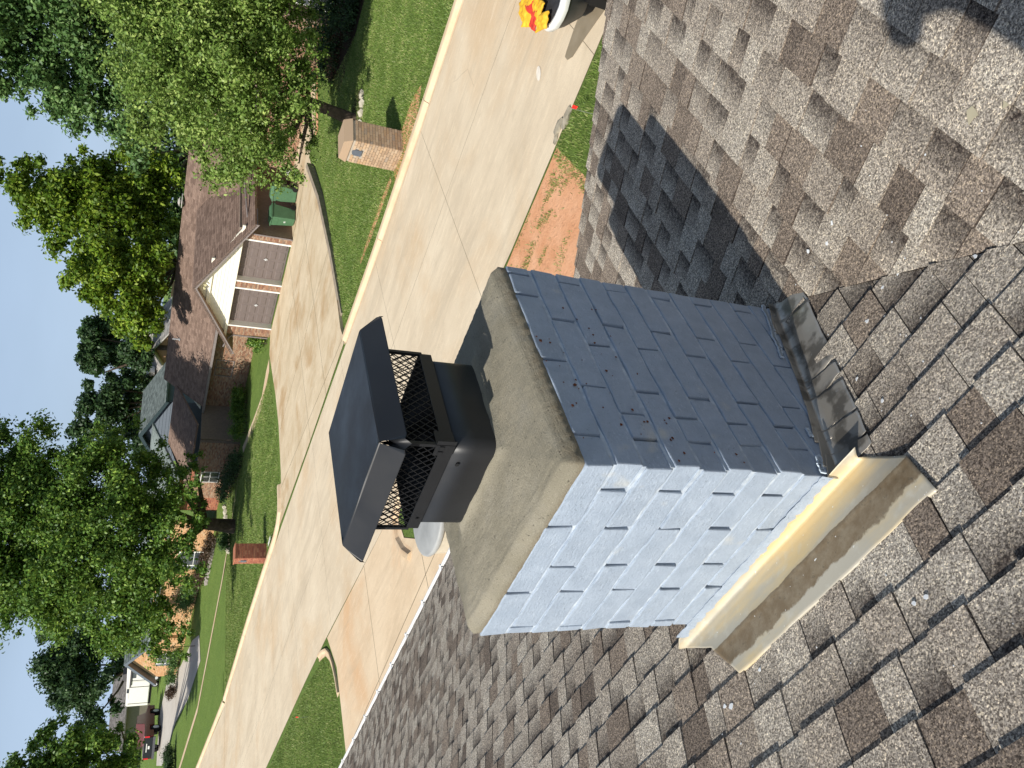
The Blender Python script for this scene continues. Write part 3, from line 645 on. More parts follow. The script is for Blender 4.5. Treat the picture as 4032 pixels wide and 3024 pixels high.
# torn painted edge where the paint laps onto the apron
mb = MB(); r_ = random.Random(3); n = 70
up = [(-.80 + .80 * k / n, -.0045, -.712 + .006 * r_.random()) for k in range(n + 1)]; lo = [(-.80 + .80 * k / n, -.0065 - .004 * r_.random(), -.738 - .016 * noise.noise(Vector((k * .35, 0, 0))) - .006 * r_.random()) for k in range(n + 1)]
for k in range(n): mb.poly([up[k], lo[k], lo[k + 1], up[k + 1]])
o = mb.build('paint_edge', PAINT, chim); m = o.modifiers.new('solid', 'SOLIDIFY'); m.thickness = .0015
steps = [(.770, .600, 2, .16), (.672, .33, 3, .15), (.36, .262, 2, .13), (.288, .115, 4, .15), (.160, .03, 5, .15), (.070, -.012, 5, .14)]
for k, (ya, yb, q, wv) in enumerate(steps):
    def st(u, v, ya=ya, yb=yb, k=k, wv=wv):
        s = v * (.075 + .128); y = ya + (yb - ya) * u + .006 * noise.noise(Vector((k, v * 6, 0)))
        if v > .37: y += -.055 * (v - .37) * (1 - u) * 1.2 + .02 * (v - .37) * u
        zr = z1(y) + .011
        top = .034 + .022 * (u if k != 1 else 1 - u) * (1 if k in (0, 3, 4, 5) else .3)
        if s < .075: x = .004 + .001 * k * .3; z = zr + .012 + (top - .012) * (1 - s / .075)
        else:
            t = (s - .075) / .128; x = .006 + t * .125; z = zr + .012 * max(0, 1 - t * 5) ** 2 + .003 * k * .2 + .0035 * math.sin(3.1 * t) + .004 * (1 - u) * t
            x += .005 * noise.noise(Vector((y * 14, k * 3, t)))
        z += .0018 * noise.noise(Vector((x * 20, y * 20, k)))
        return Vector((x, y, z)), 0.
    grid_mesh('step_flashing', st, 16, 22, STEP, chim, None, .0012)
# white caulk / paint left along the top of the steps
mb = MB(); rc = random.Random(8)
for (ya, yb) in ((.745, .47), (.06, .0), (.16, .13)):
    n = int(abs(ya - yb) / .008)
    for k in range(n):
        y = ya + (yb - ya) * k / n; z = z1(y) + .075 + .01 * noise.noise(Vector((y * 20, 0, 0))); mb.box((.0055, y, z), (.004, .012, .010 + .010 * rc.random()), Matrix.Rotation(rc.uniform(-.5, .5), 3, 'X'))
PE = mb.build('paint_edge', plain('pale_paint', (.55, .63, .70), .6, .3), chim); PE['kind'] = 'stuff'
# leftovers: dried leaf bits on the shaded face, paint drops on shingles and apron
mb = MB(); rl = random.Random(21)
for _ in range(46):
    if rl.random() < .45: y, z = rl.uniform(.02, .2), rl.uniform(-.75, -.02)
    elif rl.random() < .6: y, z = rl.uniform(.15, .5), -rl.uniform(.0, .2)
    else: y, z = rl.uniform(.1, .72), rl.uniform(-.3, -.02)
    s = rl.uniform(.002, .006); a = rl.uniform(0, 6.3); P = Vector((.0018 + rl.random() * .0015, y, z))
    mb.poly([P + Vector((rl.random() * .002, s * rl.uniform(.5, 1.2) * math.cos(a + t), s * rl.uniform(.4, 1.1) * math.sin(a + t))) for t in (0, 1.3, 2.5, 3.8, 5.1)])
lb = mb.build('leaf_bits', plain('dry_leaf', (.16, .055, .025), .8, .2, .4, 90)); tag(lb, 'rusty dried leaf bits stuck to the shaded painted brick face', 'leaf bits', kind='stuff')
m = lb.modifiers.new('solid', 'SOLIDIFY'); m.thickness = .0006
mb = MB(); rl = random.Random(4)
def drop(P, N, s):
    u = N.orthogonal().normalized(); w = N.cross(u); k = 7; ph = rl.uniform(0, 6)
    mb.prism([P + (u * math.cos(ph + 6.283 * t / k) + w * math.sin(ph + 6.283 * t / k)) * s * rl.uniform(.35, 1.25) for t in range(k)], N * .0012)
for _ in range(95):
    x, y = rl.uniform(-.9, .75), rl.uniform(-.62, .75)
    if -.82 < x < .12 and y > -.02: x = .12 + abs(rl.gauss(0, .18))
    r = rl.random(); s = rl.uniform(.0012, .003) if r < .88 else rl.uniform(.004, .009)
    on2 = x + y > .775
    N = NRM2 if on2 else NRM1; z = z2(x) if on2 else z1(y)
    if not on2 and -.25 < y < .0 and -.85 < x < .24: continue
    elif 0: P = Vector((x, y, float(np.interp(-y, [-p[0] for p in PR], [p[1] for p in PR])) + .004))
    else: P = Vector((x, y, z)) + N * .0085
    drop(P, N, s)
for x, y, s in ((-.66, -.30, .013), (-.69, -.285, .008), (-.50, -.275, .008), (.095, -.42, .007), (.06, -.415, .006), (.11, -.235, .007), (.17, .2, .007), (.21, .07, .007)):
    drop(Vector((x, y, z1(y))) + NRM1 * .0105, NRM1, s)
tag(mb.build('paint_drops', plain('pale_paint_drop', (.72, .74, .75), .6, .3)), 'small white paint drops spattered over the shingles around the chimney', 'paint drops', kind='stuff')
for x, y, s, lb_ in ((.845, .36, .021, 'larger beige mortar splat dried on the sunlit shingles right of the chimney'), (.90, .29, .010, 'small beige mortar splat just above the larger one on the shingles')):
    mb = MB(); drop(Vector((x, y, z2(x))) + NRM2 * .009, NRM2, s); tag(mb.build('mortar_splat', plain('mortar_splat', (.42, .38, .27), .9, .2)), lb_, 'mortar splat')

# ---------------------------------------------------------------- foliage
def leaf_mesh(name, clumps, n, size, mat, shellp=None, flat=.35):
    """clumps: array of (x, y, z, r); n leaves spread over them, every leaf a folded blade"""
    c = np.array(clumps); w = c[:, 3] ** 2; idx = rng.choice(len(c), n, p=w / w.sum()); c = c[idx]
    d = rng.normal(size=(n, 3)); d /= np.linalg.norm(d, axis=1)[:, None]
    P = c[:, :3] + d * (c[:, 3] * np.minimum(1.65, np.abs(rng.normal(0, .78, n)) + .08))[:, None] * np.array([1, 1, .8])
    N = d * .7 + rng.normal(size=(n, 3)) * .55 + np.array([0, 0, flat]); N /= np.linalg.norm(N, axis=1)[:, None]
    U = np.cross(N, rng.normal(size=(n, 3))); U /= np.linalg.norm(U, axis=1)[:, None]; V = np.cross(N, U)
    s = size * rng.uniform(.6, 1.25, n)[:, None]
    v = np.stack([P - U * s * .5, P + V * s * .30 + N * s * .07, P + U * s * .55 - N * s * .1, P - V * s * .30 + N * s * .07], 1).reshape(-1, 3)
    me = bpy.data.meshes.new(name); me.vertices.add(4 * n); me.vertices.foreach_set('co', v.astype(np.float32).ravel())
    me.loops.add(4 * n); me.loops.foreach_set('vertex_index', np.arange(4 * n, dtype=np.int32)); me.polygons.add(n)
    me.polygons.foreach_set('loop_start', np.arange(0, 4 * n, 4, dtype=np.int32)); me.materials.append(mat); me.update(calc_edges=True); return me
def clumps_on(lobes, per, rel=.20, inner=.25):
    out = []
    for (P, r) in lobes:
        k = max(6, int(per * r * r))
        for _ in range(k):
            d = Vector(rng.normal(size=3)); d.normalize()
            if d.z < -.55: d.z *= -.5
            f = rng.uniform(.72, 1.12) if rng.random() > inner else rng.uniform(.1, .72)
            cr = rel * r * rng.uniform(.6, 1.5); cr = min(max(cr, .22), 1.1)
            out.append((*(P + d * r * f), cr))
    return out
def tree(label, base, lobes, n, size, mat, group=None, trunk_r=.2, per=5., lean=None, cat='tree', rel=.2):
    root = empty('tree', base, label, cat, group); lob = [(Vector(p), r) for p, r in lobes]
    cen = sum((p for p, r in lob), Vector()) / len(lob); b = Vector(base); mb = MB()
    zmin = min(p.z - r for p, r in lob); fork = Vector((b.x + (cen.x - b.x) * .35, b.y + (cen.y - b.y) * .35, max(b.z + .8, min(cen.z, zmin + .6)))) if lean is None else Vector(lean)
    mb.tube([b - Vector((0, 0, .1)), b + Vector((0, 0, .12)), b + (fork - b) * .4, fork], [trunk_r * 1.7, trunk_r * 1.15, trunk_r, trunk_r * .85], 10)
    lob2 = sorted(lob, key=lambda q: (q[0] - fork).length)[:7]
    for p, r in lob2:
        m = fork.lerp(p, .5) + Vector((rng.uniform(-.3, .3), rng.uniform(-.3, .3), -.15 * r)); e = p + (p - fork).normalized() * r * .3
        mb.tube([fork - Vector((0, 0, .1)), m, p, e], [trunk_r * .55, trunk_r * .35, trunk_r * .18, .02], 6)
    mb.build('trunk', BARK, root, True)
    link('crown', leaf_mesh('crown', clumps_on([(p, r * 1.16) for p, r in lob], per, rel, .38), n, size, mat), root); return root
def pxl(lst, D, sc=1.):
    out = []
    for q in lst:
        x, y, r = q[:3]; dd = D + (q[3] if len(q) > 3 else 0); P = at(x, y, dd); d = ray(x, y)
        depth = (P - CP).length / d.length; out.append((P, r * sc * depth / FPX * d.length))
    return out
def bush(label, P, r, h, n, size, mat, name='shrub', cat='shrub', group=None, stretch=None):
    root = empty(name, P, label, cat, group); P = Vector(P); st = Vector(stretch or (0, 0, 0)); L = st.length; k = max(3, int(L / r * 1.6) + 2); lobes = []
    for i in range(k): lobes.append((P + st * (i / max(1, k - 1)) + Vector((rng.uniform(-.3, .3) * r, rng.uniform(-.3, .3) * r, h * rng.uniform(.35, .62))), r * rng.uniform(.6, .95)))
    link('foliage', leaf_mesh('foliage', [(*p, rr_) for p, rr_ in lobes] + clumps_on(lobes, 14, .35), n, size, mat), root)
    mb = MB()
    for p, r_ in lobes: mb.tube([(p.x, p.y, G(p.x) - .02), p], [.03, .012], 5)
    mb.build('stem', BARK, root); return root
B1 = (-10.75, 25.4, ZG)
tree('nearest fresh green tree with a slim leaning trunk beside the buff brick mailbox', B1,
     pxl([(640, 90, 180), (600, 270, 130), (820, 60, 250), (720, 330, 190, -1), (880, 330, 230, -2), (860, 540, 150), (760, 500, 120), (1000, 500, 190, -1), (1000, 620, 110), (1110, 560, 120), (1060, 330, 190, -2), (1100, 120, 200), (1190, 430, 110, -1), (1190, 250, 90), (900, 650, 80), (1180, 620, 70), (1000, 150, 220, -2), (700, -160, 260), (950, -160, 260), (1150, -120, 160), (520, -60, 120), (1235, 560, 55)], 29), 210000, .118, LF_PEAR, 'street trees', .2, 11, lean=at(1200, 395, 28.5), rel=.17)
tree('tall dark green tree rising behind the nearest fresh green one', (-17, 43, ZG),
     pxl([(40, 60, 150), (60, 230, 120), (110, 350, 75), (30, 330, 80), (250, 330, 130), (230, 120, 70), (330, 60, 100), (400, 230, 110), (420, 400, 110), (330, 400, 90), (460, 120, 110), (240, 430, 50), (500, 500, 80), (560, 610, 60), (620, 560, 90), (60, -120, 160), (300, -120, 180), (500, 0, 110), (520, 330, 120)], 44), 120000, .22, LF_OAK, 'street trees', .32, 4.2, rel=.22)
tree('pointed yellow-green tree rising to the left of the tall dark one, behind the brown roof', (-28, 58, ZG),
     pxl([(40, 680, 50), (90, 710, 70), (140, 760, 90), (200, 700, 85), (230, 820, 110), (300, 880, 90), (300, 680, 70), (330, 780, 120), (400, 650, 70), (400, 800, 130), (400, 920, 90), (500, 750, 130), (530, 880, 140), (640, 800, 120), (640, 700, 90)], 57), 78000, .28, LF_LIME, 'trees behind the brown roof', .3, 3., rel=.2)
tree('bright rounded lime tree bulging low behind the garage end of the brown roof', (-36, 52, ZG),
     pxl([(330, 1010, 50), (340, 1090, 55), (400, 1040, 100), (400, 1150, 80), (470, 1210, 80), (480, 1080, 120), (560, 1270, 70), (560, 1150, 110), (620, 1080, 100), (620, 1200, 90), (600, 960, 90), (630, 1290, 50), (660, 1100, 60)], 52), 62000, .26, LF_LIME, 'trees behind the brown roof', .3, 3.6, rel=.2)
for k, (lb_, L, D) in enumerate((('darker rounded tree just left of the bright lime one, far behind the brown roof', [(380, 1330, 70), (330, 1310, 40), (450, 1400, 80), (360, 1400, 50), (400, 1470, 50), (480, 1330, 90), (540, 1420, 80), (560, 1330, 70)], 84),
        ('broad dark tree low behind the blue-grey gable', [(440, 1530, 70), (390, 1590, 60), (360, 1560, 25), (470, 1620, 90), (400, 1680, 90), (540, 1560, 80), (540, 1700, 100), (330, 1680, 50), (560, 1480, 60)], 90))):
    P = at(*L[0][:2], D); tree(lb_, (P.x, P.y, G(P.x)), pxl(L, D), 40000, .38, LF_DARK, 'dark trees beyond the houses', .35, 1.3, rel=.2)
tree('big spreading maple with a thick trunk beside the red brick mailbox', tuple(gp(925, 2072)),
     pxl([(40, 1720, 55), (120, 1740, 60), (90, 1850, 120), (200, 1830, 110), (60, 2000, 140), (220, 1980, 150), (60, 2180, 140), (220, 2150, 150, -2), (120, 2330, 130), (240, 2420, 80), (50, 2420, 60), (300, 1780, 70), (350, 1860, 110), (380, 2000, 150, -2), (380, 2180, 150, -3), (360, 2340, 130), (470, 1760, 100), (520, 1900, 140, -2), (520, 2080, 150, -3), (530, 2250, 150, -3), (520, 2400, 130, -1), (470, 2480, 80), (600, 2500, 100), (640, 1850, 110), (660, 2000, 130, -2), (650, 2180, 130, -3), (650, 2350, 110, -2), (700, 2460, 80), (740, 1900, 80), (770, 2030, 60), (700, 2120, 60), (770, 1830, 40), (720, 2540, 50), (-60, 1900, 150), (-80, 2200, 160), (760, 2120, 90, -6), (730, 2250, 95, -6), (775, 1950, 70, -5), (790, 2060, 50, -4), (690, 2040, 90, -5), (300, 2300, 150), (150, 2060, 170)], 52), 270000, .205, LF_MAPLE, 'street trees', .42, 3.6, lean=at(800, 2062, 53), rel=.2)
P = at(430, 2620, 112); tree('dark round-topped tree standing far behind the grey roof', (P.x, P.y, G(P.x)), pxl([(240, 2560, 70), (230, 2640, 65), (230, 2720, 50), (310, 2480, 70), (320, 2620, 100), (300, 2760, 80), (400, 2520, 90), (400, 2680, 100), (390, 2810, 60), (180, 2620, 25), (450, 2600, 60)], 112), 52000, .44, LF_DARK, 'dark trees beyond the houses', .4, 1., rel=.2)
P = gp(640, 3075); tree('leafy green tree at the far left above the red pickup', tuple(P), pxl([(140, 2990, 70), (90, 3030, 40), (220, 2930, 60), (230, 3030, 100), (320, 2890, 60), (340, 2990, 100), (430, 2950, 80), (480, 2880, 40), (450, 3040, 90), (500, 2980, 40), (160, 3120, 100), (350, 3130, 100)], 70), 52000, .27, LF_MAPLE, 'street trees', .3, 2.6, rel=.2)
# wooded skyline
cl = []
for px, py, r, D in [(560, 2450 + 60 * i, 50, 150) for i in range(11)] + [(560, 1250 + 65 * i, 60, 130) for i in range(9)] + [(620, 500 + 80 * i, 70, 95) for i in range(8)] + [(640, -60 + 90 * i, 80, 75) for i in range(6)]:
    (P, r_), = pxl([(px, py, r)], D); cl.append((*P, r_)); cl.append((P.x, P.y, P.z - r_ * 1.2, r_))
tag(link('distant_trees', leaf_mesh('distant_trees', cl, 30000, .7, LF_DARK)), 'dark woodland reading as one mass along the skyline behind the houses', 'woodland', kind='stuff')

# ---------------------------------------------------------------- house opposite
HU, HV, HO = Vector((-.99295, .11856, 0)), Vector((.11856, .99295, 0)), Vector((-20.8, 32.7, 0))
def hl(u, v, h): P = HO + HU * u + HV * v; return Vector((P.x, P.y, ZG + h))
def hbox(mb, u0, u1, v0, v1, h0, h1, mi=0, a=0.): mb.hexa([hl(u0, v1, h0), hl(u1, v1, h0), hl(u1, v0, h0), hl(u0, v0, h0), hl(u0, v1, h1), hl(u1, v1, h1), hl(u1, v0, h1), hl(u0, v0, h1)], mi, a)
def hprism(mb, pts, dv, mi=0): mb.prism([hl(*p) for p in pts], HV * dv, mi)
bh = empty('brick_house', hl(3.5, 6, 0), 'low brown-roofed brick house opposite with a white gable over two garage doors', 'house')
_hb = hbox
def hwall(*a): m = MB(); hbox(m, *a); return m.build('wall', MORTD, bh)
for u0, u1, h0, h1 in ((.0, .39, 0, 2.33), (3.28, 3.69, 0, 2.33), (6.60, 7.25, 0, 2.33)): hwall(u0, u1, .06, .30, h0, h1)
hwall(7.07, 7.25, .30, 6.0, 0, 2.5); hwall(0, .18, .30, 4.4, 0, 2.5); hwall(-9.0, 0, 4.4, 4.6, 0, 2.7); hwall(11.3, 19.2, 4.2, 4.4, 0, 2.6); hwall(19.0, 19.2, 1.4, 4.2, 0, 2.5)
hwall(19.2, 26.0, 1.2, 1.4, 0, 2.5); hwall(7.25, 11.3, 6.0, 6.2, 0, 2.6); hwall(11.3, 11.5, 4.4, 6.0, 0, 2.6); hwall(19.0, 19.2, 4.4, 11.0, 0, 2.6)

def brickwall(parent, O, U, V, u0, u1, v, h0, h1, mat, bl=.24, bh_=.08, holes=(), lim=400):
    """single bricks standing proud of the mortar, cut round openings"""
    mb = MB(); r = random.Random(int(u0 * 100) + 3); row = 0; h = h0
    while h + bh_ <= h1 + 1e-6:
        u = u0 - (bl / 2 if row % 2 else 0)
        while u < u1 - .01:
            a, b = max(u, u0), min(u + bl - .012, u1)
            for (x0, x1, y0, y1) in holes:
                if h + bh_ > y0 and h < y1:
                    if a < x0 < b: b = x0
                    elif x0 <= a < x1: a = x1
            if b - a > .03:
                t = .012 + r.uniform(0, .004); c = [O + U * s + V * (v - t) + Vector((0, 0, ZG)) for s in (a, b)]; c2 = [O + U * s + V * (v + .01) + Vector((0, 0, ZG)) for s in (a, b)]
                z0, z1_ = h + .006, h + bh_ - .006; Z = Vector((0, 0, 1))
                mb.hexa([c2[0] + Z * z0, c2[1] + Z * z0, c[1] + Z * z0, c[0] + Z * z0, c2[0] + Z * z1_, c2[1] + Z * z1_, c[1] + Z * z1_, c[0] + Z * z1_])
            u += bl
        h += bh_; row += 1
    o = mb.build('brick', mat, parent); return tag(o, kind='stuff')
for u0, u1 in ((.0, .39), (3.28, 3.69), (6.60, 7.25)): brickwall(bh, HO, HU, HV, u0, u1, .06, 0, 2.33, BR_MIX)
brickwall(bh, HO, HU, HV, -9, 0, 4.4, 0, 2.7, BR_MIX); brickwall(bh, HO, HU, HV, 11.5, 19.0, 4.2, 0, 2.6, BR_MIX); brickwall(bh, HO, HU, HV, 19.2, 26, 1.2, 0, 2.5, BR_MIX, holes=((22.6, 23.9, .9, 2.1),))
brickwall(bh, HO + HU * 7.25, HV, HU * -1, .3, 6.0, 0.0, 0, 2.5, BR_MIX)
def garage_door(u0, u1):
    mb = MB(); hbox(mb, u0, u1, .36, .40, .02, 2.25); door = mb.build('garage_door', DOORG, bh)
    rows, cols = 5, 4; hh = 2.22 / rows; ww = (u1 - u0) / cols
    for r in range(rows):
        for c in range(cols):
            a0, b0 = u0 + c * ww + .07, .03 + r * hh + .07; a1, b1 = u0 + (c + 1) * ww - .07, .03 + (r + 1) * hh - .06; mb = MB()
            o_, i_ = .36, .338
            ring = [hl(a0, o_ - .001, b0), hl(a1, o_ - .001, b0), hl(a1, o_ - .001, b1), hl(a0, o_ - .001, b1)]; e = .035
            inn = [hl(a0 + e, i_, b0 + e), hl(a1 - e, i_, b0 + e), hl(a1 - e, i_, b1 - e), hl(a0 + e, i_, b1 - e)]
            for k in range(4): mb.poly([ring[k], ring[(k + 1) % 4], inn[(k + 1) % 4], inn[k]])
            mb.poly(inn); p_ = mb.mesh('door_panel', DOORG); o = bpy.data.objects.new('door_panel', p_); COL.objects.link(o); o.parent = door; o.matrix_parent_inverse = door.matrix_parent_inverse.copy() @ Matrix.Identity(4); o.matrix_parent_inverse = Matrix.Identity(4)
    mb = MB(); hbox(mb, (u0 + u1) / 2 - .07, (u0 + u1) / 2 + .07, .31, .34, .98, 1.05); hbox(mb, (u0 + u1) / 2 - .02, (u0 + u1) / 2 + .02, .31, .34, .92, 1.11); o = mb.build('handle', plain('chrome_handle', (.6, .6, .6), .3, .5, .02)); o.parent = door
    for r in range(1, rows): pass
    mb = MB()
    for a, b in ((u0 - .09, u0), (u1, u1 + .09)): hbox(mb, a, b, .0, .36, 0, 2.33)
    hbox(mb, u0 - .09, u1 + .09, .02, .36, 2.25, 2.36); mb.build('door_frame', WHITE, bh)
garage_door(.48, 3.19); garage_door(3.78, 6.51)
# gable with lapped boards, bargeboards and a flood light
AP, EV, UL, UR = 4.22, 2.36, 7.35, -.12; UM = 3.72
mb = MB(); hprism(mb, [(UR, .08, EV), (UL, .08, EV), (UM, .08, AP - .05)], .1); mb.build('gable', CREAM, bh)
k = 0; h = EV
while h < AP - .15:
    f = lambda hh: (UR + (UM - UR) * (hh - EV) / (AP - EV) , UL + (UM - UL) * (hh - EV) / (AP - EV))
    (a0, a1), (b0, b1) = f(h), f(min(AP - .06, h + .165)); mb = MB(); t0, t1 = .028, .004
    lo = 0.0 if h < 3.42 else .0
    P = [hl(a0, .08, h), hl(a1, .08, h), hl(a1, .08 - t0, h), hl(a0, .08 - t0, h), hl(b0, .08, h + .165), hl(b1, .08, h + .165), hl(b1, .08 - t1, h + .165), hl(b0, .08 - t1, h + .165)]
    mb.hexa(P); mb.build('siding_board', CREAM, bh); h += .165
mb = MB(); hprism(mb, [(UR + 2.05, -.02, 3.40), (UL - 2.05, -.02, 3.40), (UL - 2.05, -.02, 3.55), (UR + 2.05, -.02, 3.55)], .09); hbox(mb, UR - .3, UL + .3, -.03, .05, EV - .09, EV + .05); mb.build('trim_board', CREAM, bh)
OH = .45
for s, u_e in ((1, 8.35), (-1, -.92)):
    he = AP - (AP - EV) / (UL - UM) * abs(u_e - UM)
    mb = MB(); hprism(mb, [(UM, -OH, AP + .06), (u_e, -OH, he + .06), (u_e, -OH, he - .13), (UM, -OH, AP - .15)], .035); mb.build('bargeboard', TRIMG, bh)
    mb = MB(); hprism(mb, [(UM, -OH + .04, AP - .03), (u_e, -OH + .04, he - .03), (u_e, -OH + .04, he - .05), (UM, -OH + .04, AP - .05)], 1.2); mb.build('soffit', TRIMG, bh)
for k_, du in enumerate((-.09, .09)):
    mb = MB(); mb.tube([hl(UM + .05 + du * .3, .03, 3.78), hl(UM + .05 + du, -.10, 3.74)], .015, 6); mb.tube([hl(UM + .05 + du, -.10, 3.75), hl(UM + .05 + du * 1.5, -.22, 3.68)], [.03, .065], 10)
    mb.build('flood_light', plain('lamp_glass', (.75, .72, .45), .3, .5, .02), bh)
# roof courses as real laps
def lap_roof(parent, eave0, eave1, ridge0, ridge1, mat, ex=.15, thick=.012, name='roof', maxn=80, poke=.0):
    e0, e1, r0, r1 = map(Vector, (eave0, eave1, ridge0, ridge1)); n = min(maxn, max(3, int(((r0 - e0).length) / ex))); N = (e1 - e0).cross(r0 - e0).normalized()
    if N.z < 0: N = -N
    mb = MB(); rr_ = random.Random(int(abs(e0.x) * 10))
    for i in range(n):
        a, b = i / n, (i + 1.25) / n; b = min(b, 1.)
        A0, A1 = e0.lerp(r0, a), e1.lerp(r1, a); B0, B1 = e0.lerp(r0, b), e1.lerp(r1, b); L = (A1 - A0).length; m = max(1, int(L / .34)); off = rr_.random() * .5
        us = [0.] + [min(1., max(0., (k + off + rr_.uniform(-.2, .2)) / m)) for k in range(m)] + [1.]; us = sorted(set(us))
        for u0, u1 in zip(us, us[1:]):
            if u1 - u0 < 1e-4: continue
            p = [A0.lerp(A1, u0), A0.lerp(A1, u1), B0.lerp(B1, u1), B0.lerp(B1, u0)]; t = thick * rr_.uniform(.6, 1.25)
            q = [p[0] + N * t, p[1] + N * t, p[2] + N * .001, p[3] + N * .001]; tn = rr_.random(); mb.poly(q, 0, .01 + tn); mb.poly([p[0], p[1], q[1], q[0]], 0, .01 + tn)
    mb.poly([e0, e1, r1, r0]); mb.poly([e0 - N * .12, r0 - N * .12, r1 - N * .12, e1 - N * .12]); mb.poly([e0, e0 - N * .12, e1 - N * .12, e1])
    mb.poly([e0, r0, r0 - N * .12, e0 - N * .12]); mb.poly([e1, e1 - N * .12, r1 - N * .12, r1])
    return mb.build(name, mat, parent)
RH = 4.97; he = AP - (AP - EV) / (UL - UM) * (8.35 - UM)
lap_roof(bh, hl(8.35, -OH, he + .07), hl(8.35, 5.6, he + .07), hl(UM, -OH, AP + .07), hl(UM, 5.6, AP + .07), RF_BROWN)
lap_roof(bh, hl(-.92, -OH, he + .07), hl(-.92, 5.6, he + .07), hl(UM, -OH, AP + .07), hl(UM, 5.6, AP + .07), RF_BROWN)
lap_roof(bh, hl(-9.5, 3.55, 2.52), hl(18.4, 3.55, 2.52), hl(-9.5, 7.5, RH), hl(20.6, 7.5, RH), RF_BROWN)
lap_roof(bh, hl(-9.5, 12., 2.5), hl(20.6, 12., 2.5), hl(-9.5, 7.5, RH), hl(20.6, 7.5, RH), RF_BROWN, .4)
lap_roof(bh, hl(19.2, 2.6, 2.75), hl(27.2, 2.6, 2.75), hl(19.6, 6.4, 4.25), hl(26.6, 6.4, 4.25), RF_BROWN)
mb = MB(); hprism(mb, [(19.2, 3.9, 2.6), (19.2, 11.6, 2.6), (19.2, 7.5, RH - .15)], 0) if False else mb.prism([hl(19.0, 3.9, 2.6), hl(19.0, 11.2, 2.6), hl(19.0, 7.5, RH - .12)], HU * .15); mb.build('gable', CREAM, bh)
for a_, b_ in ((-9.5, -.95), (8.4, 19.6)): mb = MB(); hbox(mb, a_, b_, 3.44, 3.56, 2.36, 2.50); mb.build('gutter', TRIMG, bh)
def downspout(pts): mb = MB(); mb.tube([hl(*p) for p in pts], .045, 6); mb.build('downspout', TRIMG, bh)
downspout([(-.75, 3.5, 2.4), (-.5, 1.2, 2.25), (-.12, .0, 2.1), (.02, -.02, 1.8), (.02, -.02, .1), (-.05, -.15, .05)]); downspout([(8.0, -.3, 2.35), (7.5, .0, 2.1), (7.32, .02, 1.9), (7.32, .02, .1)])
# porch recess, post, front windows, door
mb = MB(); hbox(mb, 8.9, 9.9, 5.94, 6.0, .05, 2.1); mb.build('door', plain('dark_door', (.05, .03, .02), .5, .3), bh)
mb = MB(); hbox(mb, 11.0, 11.3, 3.9, 4.5, 0, 2.5); o = mb.build('porch_panel', CREAM, bh)
mb = MB(); mb.box(hl(11.15, 3.86, 1.95), (.16, .1, .24)); mb.build('wall_lamp', DARKV, bh)
def window(parent, F, u0, u1, v, h0, h1, nx=2, ny=2, fr=WHITE, t=.05):
    mb = MB()
    for a, b, c, d in ((u0, u0 + t, h0, h1), (u1 - t, u1, h0, h1), (u0 + t, u1 - t, h0, h0 + t), (u0 + t, u1 - t, h1 - t, h1)): F(mb, a, b, v - .05, v + .02, c, d)
    for k in range(1, nx): x = u0 + (u1 - u0) * k / nx; F(mb, x - .02, x + .02, v - .035, v + .01, h0 + t, h1 - t)
    for k in range(1, ny): y = h0 + (h1 - h0) * k / ny; F(mb, u0 + t, u1 - t, v - .03, v + .01, y - .02, y + .02)
    w = mb.build('window', fr, parent); mb = MB(); F(mb, u0 + t, u1 - t, v, v + .01, h0 + t, h1 - t); p = mb.mesh('pane', GLASS); o = bpy.data.objects.new('pane', p); COL.objects.link(o); o.parent = w
window(bh, hbox, 22.6, 23.9, 1.2, .9, 2.1); window(bh, hbox, 14.2, 15.8, 4.19, 1.0, 2.1, 2, 1, TRIMG)
# ridge vents and pipes
for nm, u, v, h, s in (('roof_vent', 4.8, 7.5, RH + .12, .3),):
    mb = MB(); mb.tube([hl(u, v, RH - .1), hl(u, v, RH + .18)], .11, 10); mb.tube([hl(u, v, RH + .18), hl(u, v, RH + .28)], [.28, .10], 12); mb.tube([hl(u - .1, v, RH + .06), hl(u - .1, v, RH + .09)], [.42, .40], 12); mb.build('roof_vent', plain('galv_vent', (.45, .42, .38), .5, .4), bh)
mb = MB(); mb.tube([hl(15.1, 6.4, 4.2), hl(15.1, 6.4, 4.75)], .05, 8); mb.tube([hl(15.1, 6.4, 4.3), hl(15.1, 6.4, 4.36)], .11, 8); mb.build('vent_pipe', plain('lead_pipe', (.35, .36, .38), .5, .4), bh)

